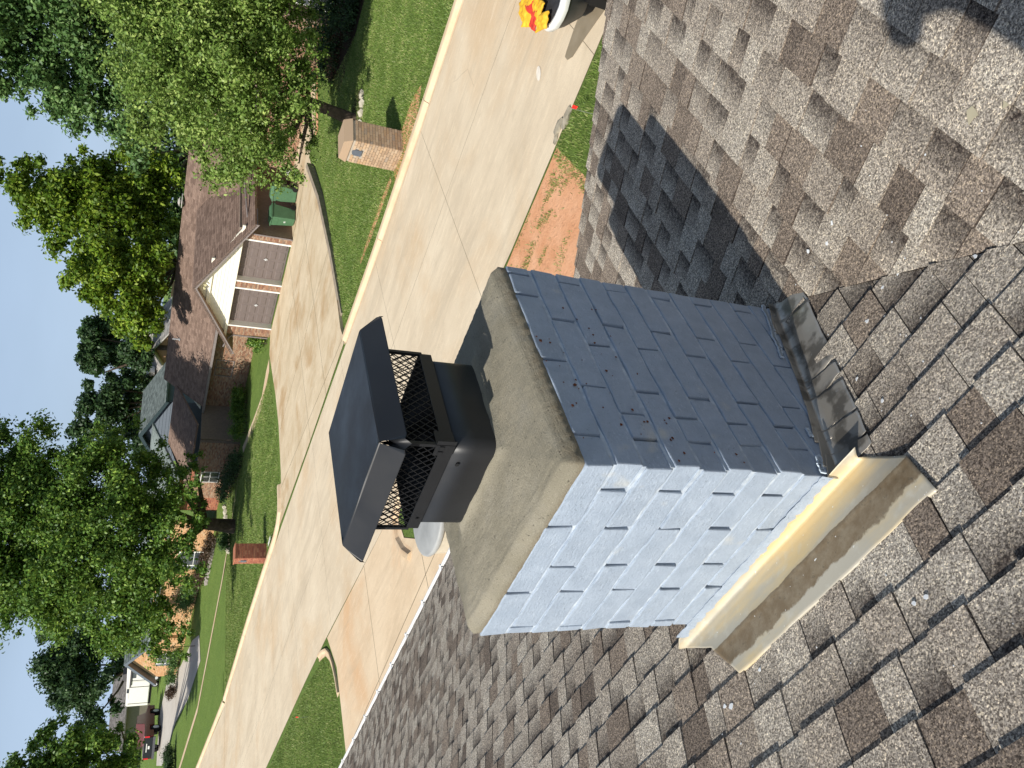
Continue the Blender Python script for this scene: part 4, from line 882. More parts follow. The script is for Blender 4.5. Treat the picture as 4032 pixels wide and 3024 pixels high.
# bins and bag by the garage
def bin_(P, rz, label, mat, scale=1.):
    r = empty('wheelie_bin', P, label, 'rubbish bin', 'green wheeled bins beside the garage'); M = Matrix.Rotation(rz, 3, 'Z'); o = Vector(P); T = lambda x, y, z: o + M @ (Vector((x, y, z)) * scale)
    mb = MB(); lo = [(-.24, -.27), (.24, -.27), (.24, .27), (-.24, .27)]; hi = [(-.31, -.36), (.31, -.36), (.31, .36), (-.31, .36)]
    mb.hexa([T(x, y, .04) for x, y in lo] + [T(x, y, 1.0) for x, y in hi]); bevel(mb.build('body', mat, r), .03)
    mb = MB(); mb.hexa([T(x * 1.07, y * 1.07, 1.0) for x, y in hi] + [T(x * 1.07, y * 1.07, 1.05) for x, y in hi]); mb.hexa([T(x * .9, y * .9, 1.05) for x, y in hi] + [T(x * .7, y * .7, 1.13) for x, y in hi]); bevel(mb.build('lid', mat, r), .015)
    mb = MB(); mb.tube([T(-.28, .44, .95), T(.28, .44, .95)], .02, 8); mb.box(T(-.27, .40, .93), (.05, .12, .05)); mb.box(T(.27, .40, .93), (.05, .12, .05)); mb.build('handle', mat, r)
    for s in (-1, 1): mb = MB(); mb.tube([T(s * .27, .31, .14), T(s * .33, .31, .14)], .14, 16); mb.build('wheel', DARKV, r)
    mb = MB(); hh = [T(-.20, -.342, .75), T(.20, -.342, .75), T(.20, -.352, .92), T(-.20, -.352, .92)]; mb.prism(hh, M @ Vector((0, -.012, 0))); mb.build('front_rib', mat, r)
    mb = MB(); mb.prism([T(-.05, -.30, .42), T(.05, -.30, .42), T(.05, -.315, .5), T(-.05, -.315, .5)], M @ Vector((0, -.014, 0))); mb.build('emblem', plain('pale_print', (.55, .6, .55), .6), r)
BG = plain('green_plastic', (.075, .165, .085), .5, .3, .12, 5)
bin_(hl(-.75, .75, 0), math.radians(-22), 'lighter green wheeled bin closest to the garage door, front turned to the street', BG, 1.12); bin_(hl(-1.35, 1.75, 0), math.radians(-70), 'second green wheeled bin half in shade behind the first one', BG, 1.12)
P = hl(-1.5, 3.3, 0); mb = MB(); mb.box(P + Vector((0, 0, .22)), (.34, .2, .44), Matrix.Rotation(.5, 3, 'Y')); mb.box(P + Vector((.14, 0, .5)), (.12, .1, .16), Matrix.Rotation(.5, 3, 'Y'))
tag(bevel(mb.build('rubbish_bag', plain('white_plastic', (.6, .6, .6), .4, .4)), .04, 3), 'crumpled white plastic bag on the ground by the dark brick wall behind the bins', 'bag')

# ---------------------------------------------------------------- mailboxes
def mailbox(P, ang, w, d, h, mat, mort, label, gabled):
    r = empty('brick_mailbox', P, label, 'mailbox', 'brick mailbox pillars at the kerb'); M = Matrix.Rotation(ang, 3, 'Z'); o = Vector(P); T = lambda x, y, z: o + M @ Vector((x, y, z))
    mb = MB(); top = h if not gabled else h - .22
    mb.hexa([T(x * (w / 2 - .012), y * (d / 2 - .012), z) for z in (0, top) for x, y in ((-1, -1), (1, -1), (1, 1), (-1, 1))]); mb.build('pillar', mort, r)
    rr_ = random.Random(int(w * 1000)); bh_ = .078; n = int(top / bh_); cache = {}
    for row in range(n):
        z = row * bh_ + bh_ / 2
        for (ax, L, off, rot) in (((1, 0), w, -d / 2, 0), ((0, 1), d, w / 2, math.pi / 2), ((-1, 0), w, d / 2, math.pi), ((0, -1), d, -w / 2, -math.pi / 2)):
            u = -L / 2 - (.1 if (row + (rot in (0, math.pi))) % 2 else 0)
            while u < L / 2 - .02:
                a, b = max(u, -L / 2), min(u + .2, L / 2); key = round(b - a, 3)
                if b - a > .03:
                    if not (rot == 0 and abs((a + b) / 2) < .14 and .62 * h < z < .86 * h):
                        if key not in cache: mm = MB(); mm.box((0, .02, 0), (b - a - .012, .05, bh_ - .012)); cache[key] = mm.mesh('brick', mat)
                        ob = bpy.data.objects.new('brick', cache[key]); COL.objects.link(ob); ob.parent = r
                        Rm = Matrix.Rotation(rot, 3, 'Z'); c = Rm @ Vector(((a + b) / 2, -(d if rot in (0, math.pi) else w) / 2 - rr_.uniform(0, .004), 0)); ob.matrix_local = Matrix.Translation(M @ (c + Vector((0, 0, z)))) @ Matrix.Rotation(ang + rot, 4, 'Z')
                u += .2
    mb = MB()
    if gabled: mb.prism([T(-w / 2 - .02, -d / 2 - .02, top), T(w / 2 + .02, -d / 2 - .02, top), T(w / 2 - .1, -d / 2 - .02, h), T(-w / 2 + .1, -d / 2 - .02, h)], M @ Vector((0, d + .04, 0)))
    else: mb.hexa([T(x * (w / 2 + .03), y * (d / 2 + .03), z) for z in (top, top + .05) for x, y in ((-1, -1), (1, -1), (1, 1), (-1, 1))])
    mb.build('cap_course', mat, r)
    mb = MB(); zc = .72 * h; pr_ = [(-.11, zc - .1), (.11, zc - .1)] + [(.11 * math.cos(t), zc + .06 + .10 * math.sin(t)) for t in [math.pi * k / 8 for k in range(9)]]
    mb.prism([T(x, -d / 2 + .02, z) for x, z in pr_], M @ Vector((0, -.05, 0))); mb.build('mail_door', plain('mailbox_steel', (.10, .12, .15), .4, .5), r)
    return r
mailbox((-8.52, 19.1, ZG), math.radians(-22), .86, .72, 1.62, BR_TAN, MORT, 'buff brick mailbox pillar on the lawn in front of the nearest green tree', True)
mailbox((-31.85, 21.95, ZG), math.radians(-14), .72, .74, 1.42, BR_RED, MORTD, 'red brick mailbox pillar with a flat top behind the kerb near the big maple', False)
# green box and kerb number plate
P = Vector((-9.35, 19.75, ZG)); mb = MB(); mb.box(P + Vector((0, 0, .95)), (.03, .3, .42)); mb.box(P + Vector((0, 0, .4)), (.04, .05, .8)); tag(mb.build('utility_marker', plain('teal_paint', (.05, .22, .16), .5)), 'small teal marker plate on a post showing left of the buff brick mailbox', 'marker')
bp = gp(1064, 2212, .13); mb = MB(); pl = Matrix.Rotation(math.radians(-3), 3, 'Z'); yk = itp([(a, b) for a, b in yF], bp.x)
mb.box((bp.x, yk + .65, G(bp.x) + .134), (.62, .20, .004), pl)
plate = mb.build('number_plate', WHITE); tag(plate, 'white painted house number patch on the kerb in front of the red brick mailbox', 'number')
tx = bpy.data.curves.new('digits', 'FONT'); tx.body = '105'; tx.size = .17; tx.align_x = 'CENTER'; tx.align_y = 'CENTER'; tx.extrude = .001
to = bpy.data.objects.new('digits', tx); COL.objects.link(to); dg = bpy.context.evaluated_depsgraph_get(); me = bpy.data.meshes.new_from_object(to.evaluated_get(dg)); bpy.data.objects.remove(to)
me.materials.append(plain('faded_print', (.45, .45, .42), .8)); me.transform(Matrix.Translation((bp.x, yk + .65, G(bp.x) + .1385)) @ Matrix.Rotation(math.radians(-3), 4, 'Z')); o = bpy.data.objects.new('digits', me); COL.objects.link(o); o.parent = plate

# ---------------------------------------------------------------- houses further off
def ony(px, py, y): d = ray(px, py); return CP + d * ((y - CP.y) / d.y)
def wbox(mb, u0, u1, v0, v1, h0, h1, mi=0): mb.hexa([Vector(p) for p in ((u0, v0, h0), (u1, v0, h0), (u1, v1, h0), (u0, v1, h0), (u0, v0, h1), (u1, v0, h1), (u1, v1, h1), (u0, v1, h1))], mi)
# buff-orange brick house on the left
TY = 38.6; tz = G(-66)
th = empty('tan_brick_house', (-64, 42, tz), 'orange-buff brick house with a steep gable and white windows beyond the big maple', 'house')
apx = ony(488, 2613, TY - .35); evl = ony(604, 2693, TY - .35); um = apx.x; hw = um - evl.x; gz = G(evl.x) - .3
x0, x1 = um - hw * .82, um + hw * .82
mb = MB(); wbox(mb, x0, x1, TY, TY + 6, gz, evl.z); mb.prism([(x0, TY, evl.z), (x1, TY, evl.z), (um, TY, apx.z - .35)], (0, 6, 0)); wbox(mb, x1, -52.0, TY + .3, TY + .5, G(-60) - .6, tz + 3.3); wbox(mb, -52.0, -46.8, TY + 1.5, TY + 1.7, G(-50) - .3, tz + 2.4)
mb.build('wall', plain('buff_mortar', (.50, .36, .22), .9), th)
def bricks_y(parent, x0, x1, y, z0, z1_, mat, bl=.45, bh_=.15, fn=None):
    mb = MB(); row = 0; z = z0; r = random.Random(int(abs(x0) * 7))
    while z < z1_:
        x = x0 - (bl / 2 if row % 2 else 0)
        while x < x1:
            a, b = max(x, x0), min(x + bl - .02, x1); zz = min(z + bh_ - .02, z1_)
            if b - a > .05 and (fn is None or fn(a, b, z, zz)): t = .012 + r.random() * .012; mb.hexa([(a, y, z), (b, y, z), (b, y - t, z), (a, y - t, z), (a, y, zz), (b, y, zz), (b, y - t, zz), (a, y - t, zz)])
            x += bl
        z += bh_; row += 1
    return tag(mb.build('brick', mat, parent), kind='stuff')
sl_ = (apx.z - .35 - evl.z) / ((x1 - x0) / 2)
wn1 = ony(615, 2606, TY - .05); wn2 = ony(700, 2566, TY - .05); wx0, wx1 = um - .95, um + .95; wz0, wz1 = wn2.z, wn1.z
bricks_y(th, x0, x1, TY, gz, apx.z, BR_ORG, fn=lambda a, b, z, zz: zz < evl.z + sl_ * ((x1 - x0) / 2 - max(abs(a - um), abs(b - um))) and not (b > wx0 and a < wx1 and zz > wz0 and z < wz1))
bricks_y(th, x1, -52.0, TY + .3, G(-60) - .4, tz + 3.2, BR_ORG); bricks_y(th, -52.0, -46.8, TY + 1.5, G(-50) - .3, tz + 2.4, BR_RED)
window(th, lambda mb, a, b, c, d, e, f: wbox(mb, a, b, c, d, e, f), wx0, wx1, TY - .06, wz0, wz1, 2, 2, WHITE, .13)
mb = MB(); wbox(mb, wx0 - .42, wx0, TY - .06, TY, wz0, wz1); mb.build('shutter', BLUEG, th)
w2 = ony(812, 2196, TY + .3); window(th, lambda mb, a, b, c, d, e, f: wbox(mb, a, b, c, d, e, f), w2.x - 1.0, w2.x + 1.0, TY + .24, w2.z - .3, w2.z + 2.2, 1, 2, WHITE, .14)
mb = MB(); wbox(mb, w2.x - 1.5, w2.x - 1.0, TY + .2, TY + .28, w2.z - .3, w2.z + 2.2); mb.build('shutter', BLUEG, th)
lap_roof(th, (um - hw, TY - .5, evl.z - .02), (um - hw, TY + 7, evl.z - .02), (um, TY - .5, apx.z), (um, TY + 7, apx.z), RF_GREEN, .3, .03)
lap_roof(th, (um + hw, TY - .5, evl.z - .02), (um + hw, TY + 7, evl.z - .02), (um, TY - .5, apx.z), (um, TY + 7, apx.z), RF_GREEN, .3, .03)
lap_roof(th, (um + 1, TY - .4, tz + 3.1), (-46.5, TY + .4, tz + 2.6), (um + 1, TY + 5, apx.z - .4), (-46.5, TY + 5.5, tz + 4.6), RF_GREEN, .3, .03)
for s in (-1, 1):
    mb = MB(); mb.prism([(um, TY - .52, apx.z + .02), (um + s * hw, TY - .52, evl.z), (um + s * hw, TY - .52, evl.z - .26), (um, TY - .52, apx.z - .30)], (0, .06, 0)); mb.build('bargeboard', BLUEG, th)
    mb = MB(); mb.prism([(um, TY - .46, apx.z - .22), (um + s * hw, TY - .46, evl.z - .2), (um + s * hw, TY - .46, evl.z - .24), (um, TY - .46, apx.z - .26)], (0, .5, 0)); mb.build('soffit', TRIMG, th)
# blue-grey gabled house behind the brown roof
BY = 47.; A_ = ony(548, 1695, BY); E_ = ony(655, 1562, BY)
bl_ = empty('blue_house', (A_.x, BY + 3, G(A_.x)), 'blue-grey sided gabled house with a grey-green roof behind the brown roof', 'house')
sl_ = (A_.z - E_.z) / (E_.x - A_.x); L_ = 2 * A_.x - E_.x
mb = MB(); mb.prism([(L_ + .5, BY, G(A_.x)), (E_.x - .5, BY, G(A_.x)), (E_.x - .5, BY, E_.z + sl_ * .5 - .15), (A_.x, BY, A_.z - .15), (L_ + .5, BY, E_.z + sl_ * .5 - .15)], (0, 4.4, 0)); mb.build('wall', BLUEG, bl_)
for k in range(14):
    z = E_.z - 1.6 + k * .24
    a = max(0., min(1., (A_.z - .2 - z - .24) / (A_.z - E_.z))); xr = A_.x + (E_.x - .55 - A_.x) * a; mb = MB(); mb.hexa([(2 * A_.x - xr, BY, z), (xr, BY, z), (xr, BY - .035, z), (2 * A_.x - xr, BY - .035, z), (2 * A_.x - xr, BY, z + .24), (xr, BY, z + .24), (xr, BY - .01, z + .24), (2 * A_.x - xr, BY - .01, z + .24)]); mb.build('siding_board', BLUEG, bl_)
lap_roof(bl_, (E_.x, BY - .6, E_.z), (E_.x, BY + 4.6, E_.z), (A_.x, BY - .6, A_.z), (A_.x, BY + 4.6, A_.z), RF_GREEN, .22, .025); lap_roof(bl_, (L_, BY - .6, E_.z), (L_, BY + 4.6, E_.z), (A_.x, BY - .6, A_.z), (A_.x, BY + 4.6, A_.z), RF_GREEN, .22, .025)
for s, X in ((1, E_.x), (-1, L_)): mb = MB(); mb.prism([(A_.x, BY - .62, A_.z + .02), (X, BY - .62, E_.z), (X, BY - .62, E_.z - .24), (A_.x, BY - .62, A_.z - .26)], (0, .08, 0)); mb.build('bargeboard', plain('dark_teal_trim', (.03, .05, .055), .6), bl_)
# pale-roofed house further back
PY = 62.; a_ = ony(600, 1350, PY); b_ = ony(655, 1300, PY); c_ = ony(650, 1440, PY); ph = empty('pale_roofed_house', (a_.x, PY + 4, G(a_.x)), 'house with a pale roof and small brown gable peeping over the brown ridge', 'house')
mb = MB(); wbox(mb, c_.x - 6, b_.x, PY, PY + 8, G(a_.x), b_.z - .2); mb.prism([(c_.x, PY - .1, b_.z - .2), (b_.x, PY - .1, b_.z - .2), ((b_.x + c_.x) / 2, PY - .1, a_.z - .3)], (0, 2, 0)); mb.build('wall', BR_MIX, ph)
mx_ = (b_.x + c_.x) / 2
for X in (b_.x + .3, c_.x - .3): lap_roof(ph, (X, PY - .6, b_.z - .3), (X, PY + 5, b_.z - .3), (mx_, PY - .6, a_.z), (mx_, PY + 5, a_.z), RF_PALE, .4, .02)
lap_roof(ph, (c_.x - 7, PY + 1, b_.z - .3), (b_.x + .5, PY + 1, b_.z - .3), (c_.x - 7, PY + 5.5, a_.z + .5), (b_.x - 1, PY + 5.5, a_.z + .5), RF_PALE, .4, .02)
q_ = ony(597, 1475, PY + 3); mb = MB(); mb.box(q_, (1.6, .9, .55)); mb.box(q_ + Vector((0, 0, .5)), (.5, .3, .5)); mb.build('chimney', WHITE, ph)
# grey-roofed house behind the trailer
g1, g2 = at(508, 2480, 122), at(500, 2960, 122); g3, g4 = at(463, 2516, 131), at(428, 2860, 131); zb = G(g1.x); gm = (g1 + g2) / 2
gh = empty('grey_roofed_house', (gm.x, gm.y + 3, zb), 'long low grey-roofed house standing behind the white camper', 'house')
ez = (g1.z + g2.z) / 2; rz = (g3.z + g4.z) / 2; e1, e2 = Vector((g1.x, g1.y, ez)), Vector((g2.x, g2.y, ez)); n_ = (e2 - e1).cross(Vector((0, 0, 1))).normalized()
if n_.y < 0: n_ = -n_
r1, r2 = e1 + n_ * 9 + Vector((0, 0, rz - ez)), e2 + n_ * 9 + Vector((0, 0, rz - ez)); lap_roof(gh, e2, e1, r2, r1, RF_GREY, .5, .03)
mb = MB(); w_ = [e1 + n_ * .8, e2 + n_ * .8, e2 + n_ * 1.0, e1 + n_ * 1.0]; mb.prism([(p.x, p.y, zb - .3) for p in w_], (0, 0, ez - zb + .2)); mb.build('wall', plain('brown_wall', (.10, .075, .06), .9), gh)
dd = (e2 - e1).normalized(); pd = at(570, 2828, 121.3); k_ = (pd - e1).dot(dd); P = e1 + dd * k_ + n_ * .7; mb = MB(); mb.prism([(P + dd * a).to_tuple()[:2] + (zb,) for a in (-2.2, 2.2)] + [(P + dd * a).to_tuple()[:2] + (zb + 2.9,) for a in (2.2, -2.2)], n_ * .05); mb.build('garage_door', plain('tan_door', (.28, .24, .19), .7), gh)
P = e1 + dd * ((at(505, 2640, 122) - e1).dot(dd)) + n_ * 4; mb = MB(); q1 = at(447, 2650, 128); mb.tube([q1 - Vector((0, 0, 1.6)), q1 + Vector((0, 0, .9)), q1 + Vector((.3, 0, 1.0))], .10, 6); mb.build('vent_pipe', plain('grey_pipe', (.5, .5, .5), .5), gh)
# brick house on the right, behind the nearest tree
RY = 35.6; rh = empty('shaded_brick_house', (-4, RY + 4, ZG), 'brick house in deep shade behind the nearest tree, with a brown-shuttered window', 'house')
mb = MB(); wbox(mb, -13.2, 8, RY, RY + .3, ZG, ZG + 2.7); wbox(mb, -13.2, -12.9, RY + .3, RY + 8, ZG, ZG + 2.7); mb.build('wall', MORTD, rh)
wa, wb = ony(1295, 48, RY), ony(1120, -60, RY)
bricks_y(rh, -13.2, 6, RY, ZG, ZG + 2.7, BR_MIX, .24, .08, lambda a, b, z, zz: not (b > wa.x - .55 and a < wa.x + 2.2 and zz > wa.z and z < wa.z + 1.9))
window(rh, lambda mb, a, b, c, d, e, f: wbox(mb, a, b, c, d, e, f), wa.x, wa.x + 2.1, RY - .05, wa.z, wa.z + 1.8, 3, 2, WHITE, .06)
mb = MB(); wbox(mb, wa.x - .52, wa.x - .02, RY - .05, RY - .01, wa.z - .02, wa.z + 1.85); mb.build('shutter', plain('brown_shutter', (.045, .028, .02), .7), rh)
lap_roof(rh, (-13.8, RY - .7, ZG + 2.6), (8, RY - .7, ZG + 2.6), (-13.8, RY + 4.5, ZG + 4.9), (8, RY + 4.5, ZG + 4.9), RF_BROWN, .2, .015)

# ---------------------------------------------------------------- vehicles far left
def vehicle_wheel(parent, P, ax, r=.42, w=.26):
    mb = MB(); a = Vector(ax).normalized(); mb.tube([P - a * w / 2, P - a * w * .42, P + a * w * .42, P + a * w / 2], [r * .93, r, r, r * .93], 18); o = mb.build('wheel', DARKV, parent)
    mb = MB(); mb.tube([P - a * (w / 2 + .012), P + a * (w / 2 + .012)], r * .58, 14); q = mb.mesh('rim', plain('alloy', (.55, .55, .56), .35, .5)); k = bpy.data.objects.new('rim', q); COL.objects.link(k); k.parent = o
# camper: long side seen, nose hidden behind the gable
cp0, cp1 = gp(608, 2768), gp(604, 2640); cp0.z = cp1.z = (cp0.z + cp1.z) / 2
cD = 106; c0, c1 = at(604, 2775, cD), at(592, 2600, cD + 3); cu = Vector((.95, .31, 0)).normalized(); cn = Vector((cu.y, -cu.x, 0)); cn = cn if cn.y < 0 else -cn; cz = G(c0.x)
cam_r = empty('camper', (c0.x, c0.y, cz), 'white fifth-wheel camper with dark windows parked beyond the gable', 'camper')
T = lambda u, v, h: Vector((c0.x, c0.y, cz)) + cu * u - cn * v + Vector((0, 0, h))
zt = at(491, 2770, cD).z - cz; zbm = max(.9, at(582, 2770, cD).z - cz); Lc = 9.6
WP = plain('gelcoat_white', (.74, .72, .66), .35, .5, .03); DK = plain('charcoal_stripe', (.06, .055, .055), .5)
mb = MB(); mb.prism([T(0, 0, zbm), T(6.2, 0, zbm), T(6.6, 0, zbm + 1.1), T(Lc, 0, zbm + 1.1), T(Lc + .5, 0, zbm + 1.8), T(Lc - .2, 0, zt - .1), T(Lc - 1, 0, zt + .15), T(.1, 0, zt - .1), T(0, 0, zt - .3)], -cn * 2.4); bevel(mb.build('body', WP, cam_r), .06)
def cpan(nm, u0, u1, h0, h1, mat, t=.03): mb = MB(); mb.prism([T(u0, 0, h0), T(u1, 0, h0), T(u1, 0, h1), T(u0, 0, h1)], cn * t); return mb.build(nm, mat, cam_r)
H_ = zt - zbm
for u, h, w, hh in ((1.0, .55, .55, .35), (2.1, .75, .6, .4), (2.0, .25, .6, .38), (4.3, .62, .8, .42)): cpan('window', u, u + w, zbm + h * H_, zbm + h * H_ + hh * 1.3, GLASS)
cpan('stripe', 1.2, 6.2, zt - .42, zt - .32, DK); cpan('door', 3.0, 3.75, zbm + .1, zbm + H_ * .75, WP, .02); cpan('slide_out', .5, 2.9, zbm + .08, zbm + H_ * .86, WP, .35 * .1); cpan('stripe', .4, .46, zbm, zt - .3, DK); cpan('stripe', 3.9, 3.95, zbm, zt - .4, DK); cpan('stripe', 2.95, 3.0, zbm, zt - .4, DK)
mb = MB(); mb.prism([T(3.2, -.02, zbm + H_ * .8), T(6.0, -.02, zbm + H_ * .8), T(6.0, -.02, zbm + H_ * .8 + .09), T(3.2, -.02, zbm + H_ * .8 + .09)], cn * .12); mb.build('awning', DK, cam_r)
mb = MB(); mb.hexa([T(3.2, .6, zt), T(4.4, .6, zt), T(4.4, 1.8, zt), T(3.2, 1.8, zt), T(3.35, .7, zt + .45), T(4.2, .7, zt + .45), T(4.2, 1.7, zt + .45), T(3.35, 1.7, zt + .45)]); mb.build('air_conditioner', DK, cam_r)
mb = MB(); mb.prism([T(.1, .2, zbm - .25), T(6.3, .2, zbm - .25), T(6.3, .2, zbm), T(.1, .2, zbm)], -cn * 2.); mb.build('chassis', DARKV, cam_r)
for u in (3.2, 4.2): vehicle_wheel(cam_r, T(u, .05, .42), cn, .42)
# red pickup with its tailgate towards us
tp = gp(632, 3000); tf = gp(612, 2852); tD = 96; a0 = at(620, 2985, tD); a1 = at(608, 2850, tD + 7); tu = Vector((a1.x - a0.x, a1.y - a0.y, 0)).normalized(); tn = Vector((tu.y, -tu.x, 0)); tn = tn if tn.y < 0 else -tn
tr = empty('pickup_truck', (a0.x, a0.y, G(a0.x)), 'dark red pickup truck with a black tailgate and red tail lamp by the far driveway', 'pickup truck'); k = 1.28
T2 = lambda u, v, h: Vector((a0.x, a0.y, G(a0.x))) + (tu * u - tn * v + Vector((0, 0, h))) * k
REDP = plain('dark_red_paint', (.11, .008, .010), .3, .5, .03)
side = [(0, .55), (1.0, .55), (1.1, .85), (1.9, .85), (2.0, .5), (3.9, .5), (4.05, .85), (4.85, .85), (4.95, .5), (5.6, .5), (5.65, 1.05), (4.3, 1.2), (3.7, 1.85), (2.3, 1.88), (2.15, 1.25), (0, 1.25)]
mb = MB(); mb.prism([T2(u, .0, h) for u, h in side], -tn * 1.9 * k); body = bevel(mb.build('body', REDP, tr), .03)
mb = MB(); mb.prism([T2(u, -.01, h) for u, h in ((2.4, 1.28), (4.15, 1.25), (3.65, 1.76), (2.5, 1.78))], tn * .015 * k); mb.build('side_window', GLASS, tr)
mb = MB(); mb.prism([T2(-.03, .12, .62), T2(-.03, 1.78, .62), T2(-.03, 1.78, 1.24), T2(-.03, .12, 1.24)], -tu * .05); mb.build('tailgate', plain('black_paint', (.015, .017, .02), .3, .5), tr)
mb = MB(); mb.prism([T2(-.08, .6, 1.0), T2(-.08, 1.3, 1.0), T2(-.08, 1.3, 1.06), T2(-.08, .6, 1.06)], -tu * .01); mb.prism([T2(-.08, .85, .8), T2(-.08, 1.1, .8), T2(-.08, 1.1, .93), T2(-.08, .85, .93)], -tu * .01); tag(mb.build('number_plate', WHITE, tr), kind='stuff')
for v in (.0, 1.78): mb = MB(); mb.prism([T2(-.04, v, .85), T2(-.04, v + .12, .85), T2(-.04, v + .12, 1.2), T2(-.04, v, 1.2)], -tu * .05); mb.build('tail_lamp', plain('red_lens', (.6, .02, .03), .2, .5), tr)
mb = MB(); mb.prism([T2(-.18, .05, .42), T2(-.18, 1.85, .42), T2(-.18, 1.85, .6), T2(-.18, .05, .6)], tu * .15); mb.build('bumper', plain('grey_bumper', (.10, .10, .11), .4), tr)
for u in (1.45, 4.45):
    for v in (.12, 1.78): vehicle_wheel(tr, T2(u, v, .40), tn, .40 * k, .28 * k)
# small boat with life vests on the street, cut by the frame
bo = empty('boat', (-1.0, 10.8, ZG + .02), 'small white-rimmed black boat on the street at the upper edge, heaped with yellow vests', 'boat')
rim = [(2150, 122), (2172, 108), (2192, 75), (2209, 35), (2220, -10), (2232, -110), (2240, -260), (2240, -420), (2020, -420), (2020, -260), (2030, -110), (2064, -10), (2090, 35), (2116, 75), (2136, 108)]
RP = [gp(x, y, .92) for x, y in rim]; cc = sum(RP, Vector()) / len(RP)
def ringz(f, z): return [Vector((cc.x + (p.x - cc.x) * f, cc.y + (p.y - cc.y) * f, ZG + z)) for p in RP]
mb = MB(); loft(mb, [ringz(.97, .80), ringz(1., .86), ringz(1., .92), ringz(.96, .935), ringz(.90, .925), ringz(.88, .88)]); mb.build('rim', plain('boat_white', (.80, .80, .78), .35, .5, .03), bo, True); mb = MB(); loft(mb, [ringz(.55, .35), ringz(.80, .6), ringz(.97, .84)]); mb.poly(ringz(.55, .35)[::-1]); mb.build('hull', plain('dark_hull', (.05, .052, .06), .4), bo, True)
mb = MB(); loft(mb, [ringz(.885, .885), ringz(.84, .90), ringz(.4, .93)]); mb.poly(ringz(.4, .93)); mb.build('deck_cover', plain('black_cover', (.03, .03, .033), .6, .3, .3, 12), bo, True)
mb = MB()
for u in (-1.35, .3): mb.box((u, cc.y, ZG + .2), (.12, 1.4, .4))
mb.box((-.4, cc.y, ZG + .36), (2.4, .14, .1)); mb.build('trailer_frame', DARKV, bo)
YV = plain('yellow_nylon', (.75, .42, .03), .6, .3, .2, 12); RV_ = plain('red_nylon', (.60, .05, .03), .6, .3, .2, 12); rv = random.Random(9)
for i, (px, py, m) in enumerate(((2062, 40, YV), (2085, 62, YV), (2110, 70, RV_), (2100, 22, YV), (2070, 5, YV), (2122, 48, YV), (2135, 85, YV), (2090, 45, RV_), (2112, 12, YV))):
    P = gp(px, py, 1.0); a = rv.uniform(0, 3); bm = bmesh.new(); bmesh.ops.create_grid(bm, x_segments=9, y_segments=9, size=.5)
    for v_ in bm.verts: x, y = v_.co.x, v_.co.y; v_.co = Vector((x * .34, y * .26, .05 * (1 - 3 * max(abs(x), abs(y)) ** 2) + .05 * noise.noise(Vector((x * 5 + i, y * 5, i)))))
    me = bpy.data.meshes.new('life_vest'); bmesh.ops.transform(bm, matrix=Matrix.Translation(P) @ Matrix.Rotation(a, 4, 'Z') @ Matrix.Rotation(rv.uniform(-.4, .4), 4, 'X'), verts=bm.verts); bm.to_mesh(me); bm.free(); me.materials.append(m)
    o = link('life_vest', me, None); so_ = o.modifiers.new('solid', 'SOLIDIFY'); so_.thickness = .035; sb = o.modifiers.new('sub', 'SUBSURF'); sb.levels = sb.render_levels = 1
    tag(o, ('%s rumpled %s life vest in the heap on the boat, counted from the street side' % (ORD[i], 'red' if m is RV_ else 'yellow')), 'life vest', 'life vests heaped on the boat')
wp = gp(2250, 10, .35); mb = MB(); mb.hexa([gp(x, y, z) for z in (.08, .45) for x, y in ((2228, 38), (2272, 42), (2290, -60), (2238, -60))]); cart = bevel(mb.build('equipment_box', plain('grey_plastic', (.10, .105, .11), .5), None), .03); tag(cart, 'dark grey equipment box with a pale blue stripe beside the boat', 'box')
mb = MB(); mb.hexa([gp(x, y, z) for z in (.452, .46) for x, y in ((2236, 30), (2243, 31), (2256, -50), (2249, -50))]); mb.build('stripe', plain('pale_blue', (.35, .50, .62), .5), cart)
WET = NM('wet_concrete', .35, .5); WET.color(WET.mix(WET.rr(WET.noise(3, 5), .3, .7), (.26, .21, .14), (.34, .28, .20)))
sheet('wet_patch', [gp(*q)[:2] for q in ((2233, 205), (2228, 225), (2238, 238), (2258, 225), (2290, 175), (2335, 110), (2385, 40), (2380, -120), (2300, -120), (2300, 20), (2262, 120))], WET.m, .018)
sheet('pale_patch', [gp(2124 + 9 * math.cos(t) * 1., 290 + 30 * math.sin(t))[:2] for t in [k * .524 for k in range(12)]], plain('patched_concrete', (.74, .68, .58), .9), .018)
# round tub on our driveway
tb = empty('round_tub', (-10.6, 8.15, ZG), 'round pale grey covered tub on the driveway, half hidden behind the chimney cap', 'tub')
tc_ = hc = Vector((-10.6, 8.12, ZG)); mb = MB(); mb.tube([hc, hc + Vector((0, 0, .5))], [.80, .83], 40); mb.build('side', plain('beige_plastic', (.55, .50, .40), .6), tb, False)
mb = MB(); TL = plain('grey_cover', (.36, .37, .365), .5, .3, .16, 2.2)
n = 40; R_ = [[hc + Vector((math.cos(6.2832 * i / n) * r, math.sin(6.2832 * i / n) * r, z)) for i in range(n)] for r, z in ((.86, .48), (.88, .52), (.87, .575), (.84, .59), (.5, .60), (.02, .605))]; loft(mb, R_); mb.build('lid', TL, tb, True)

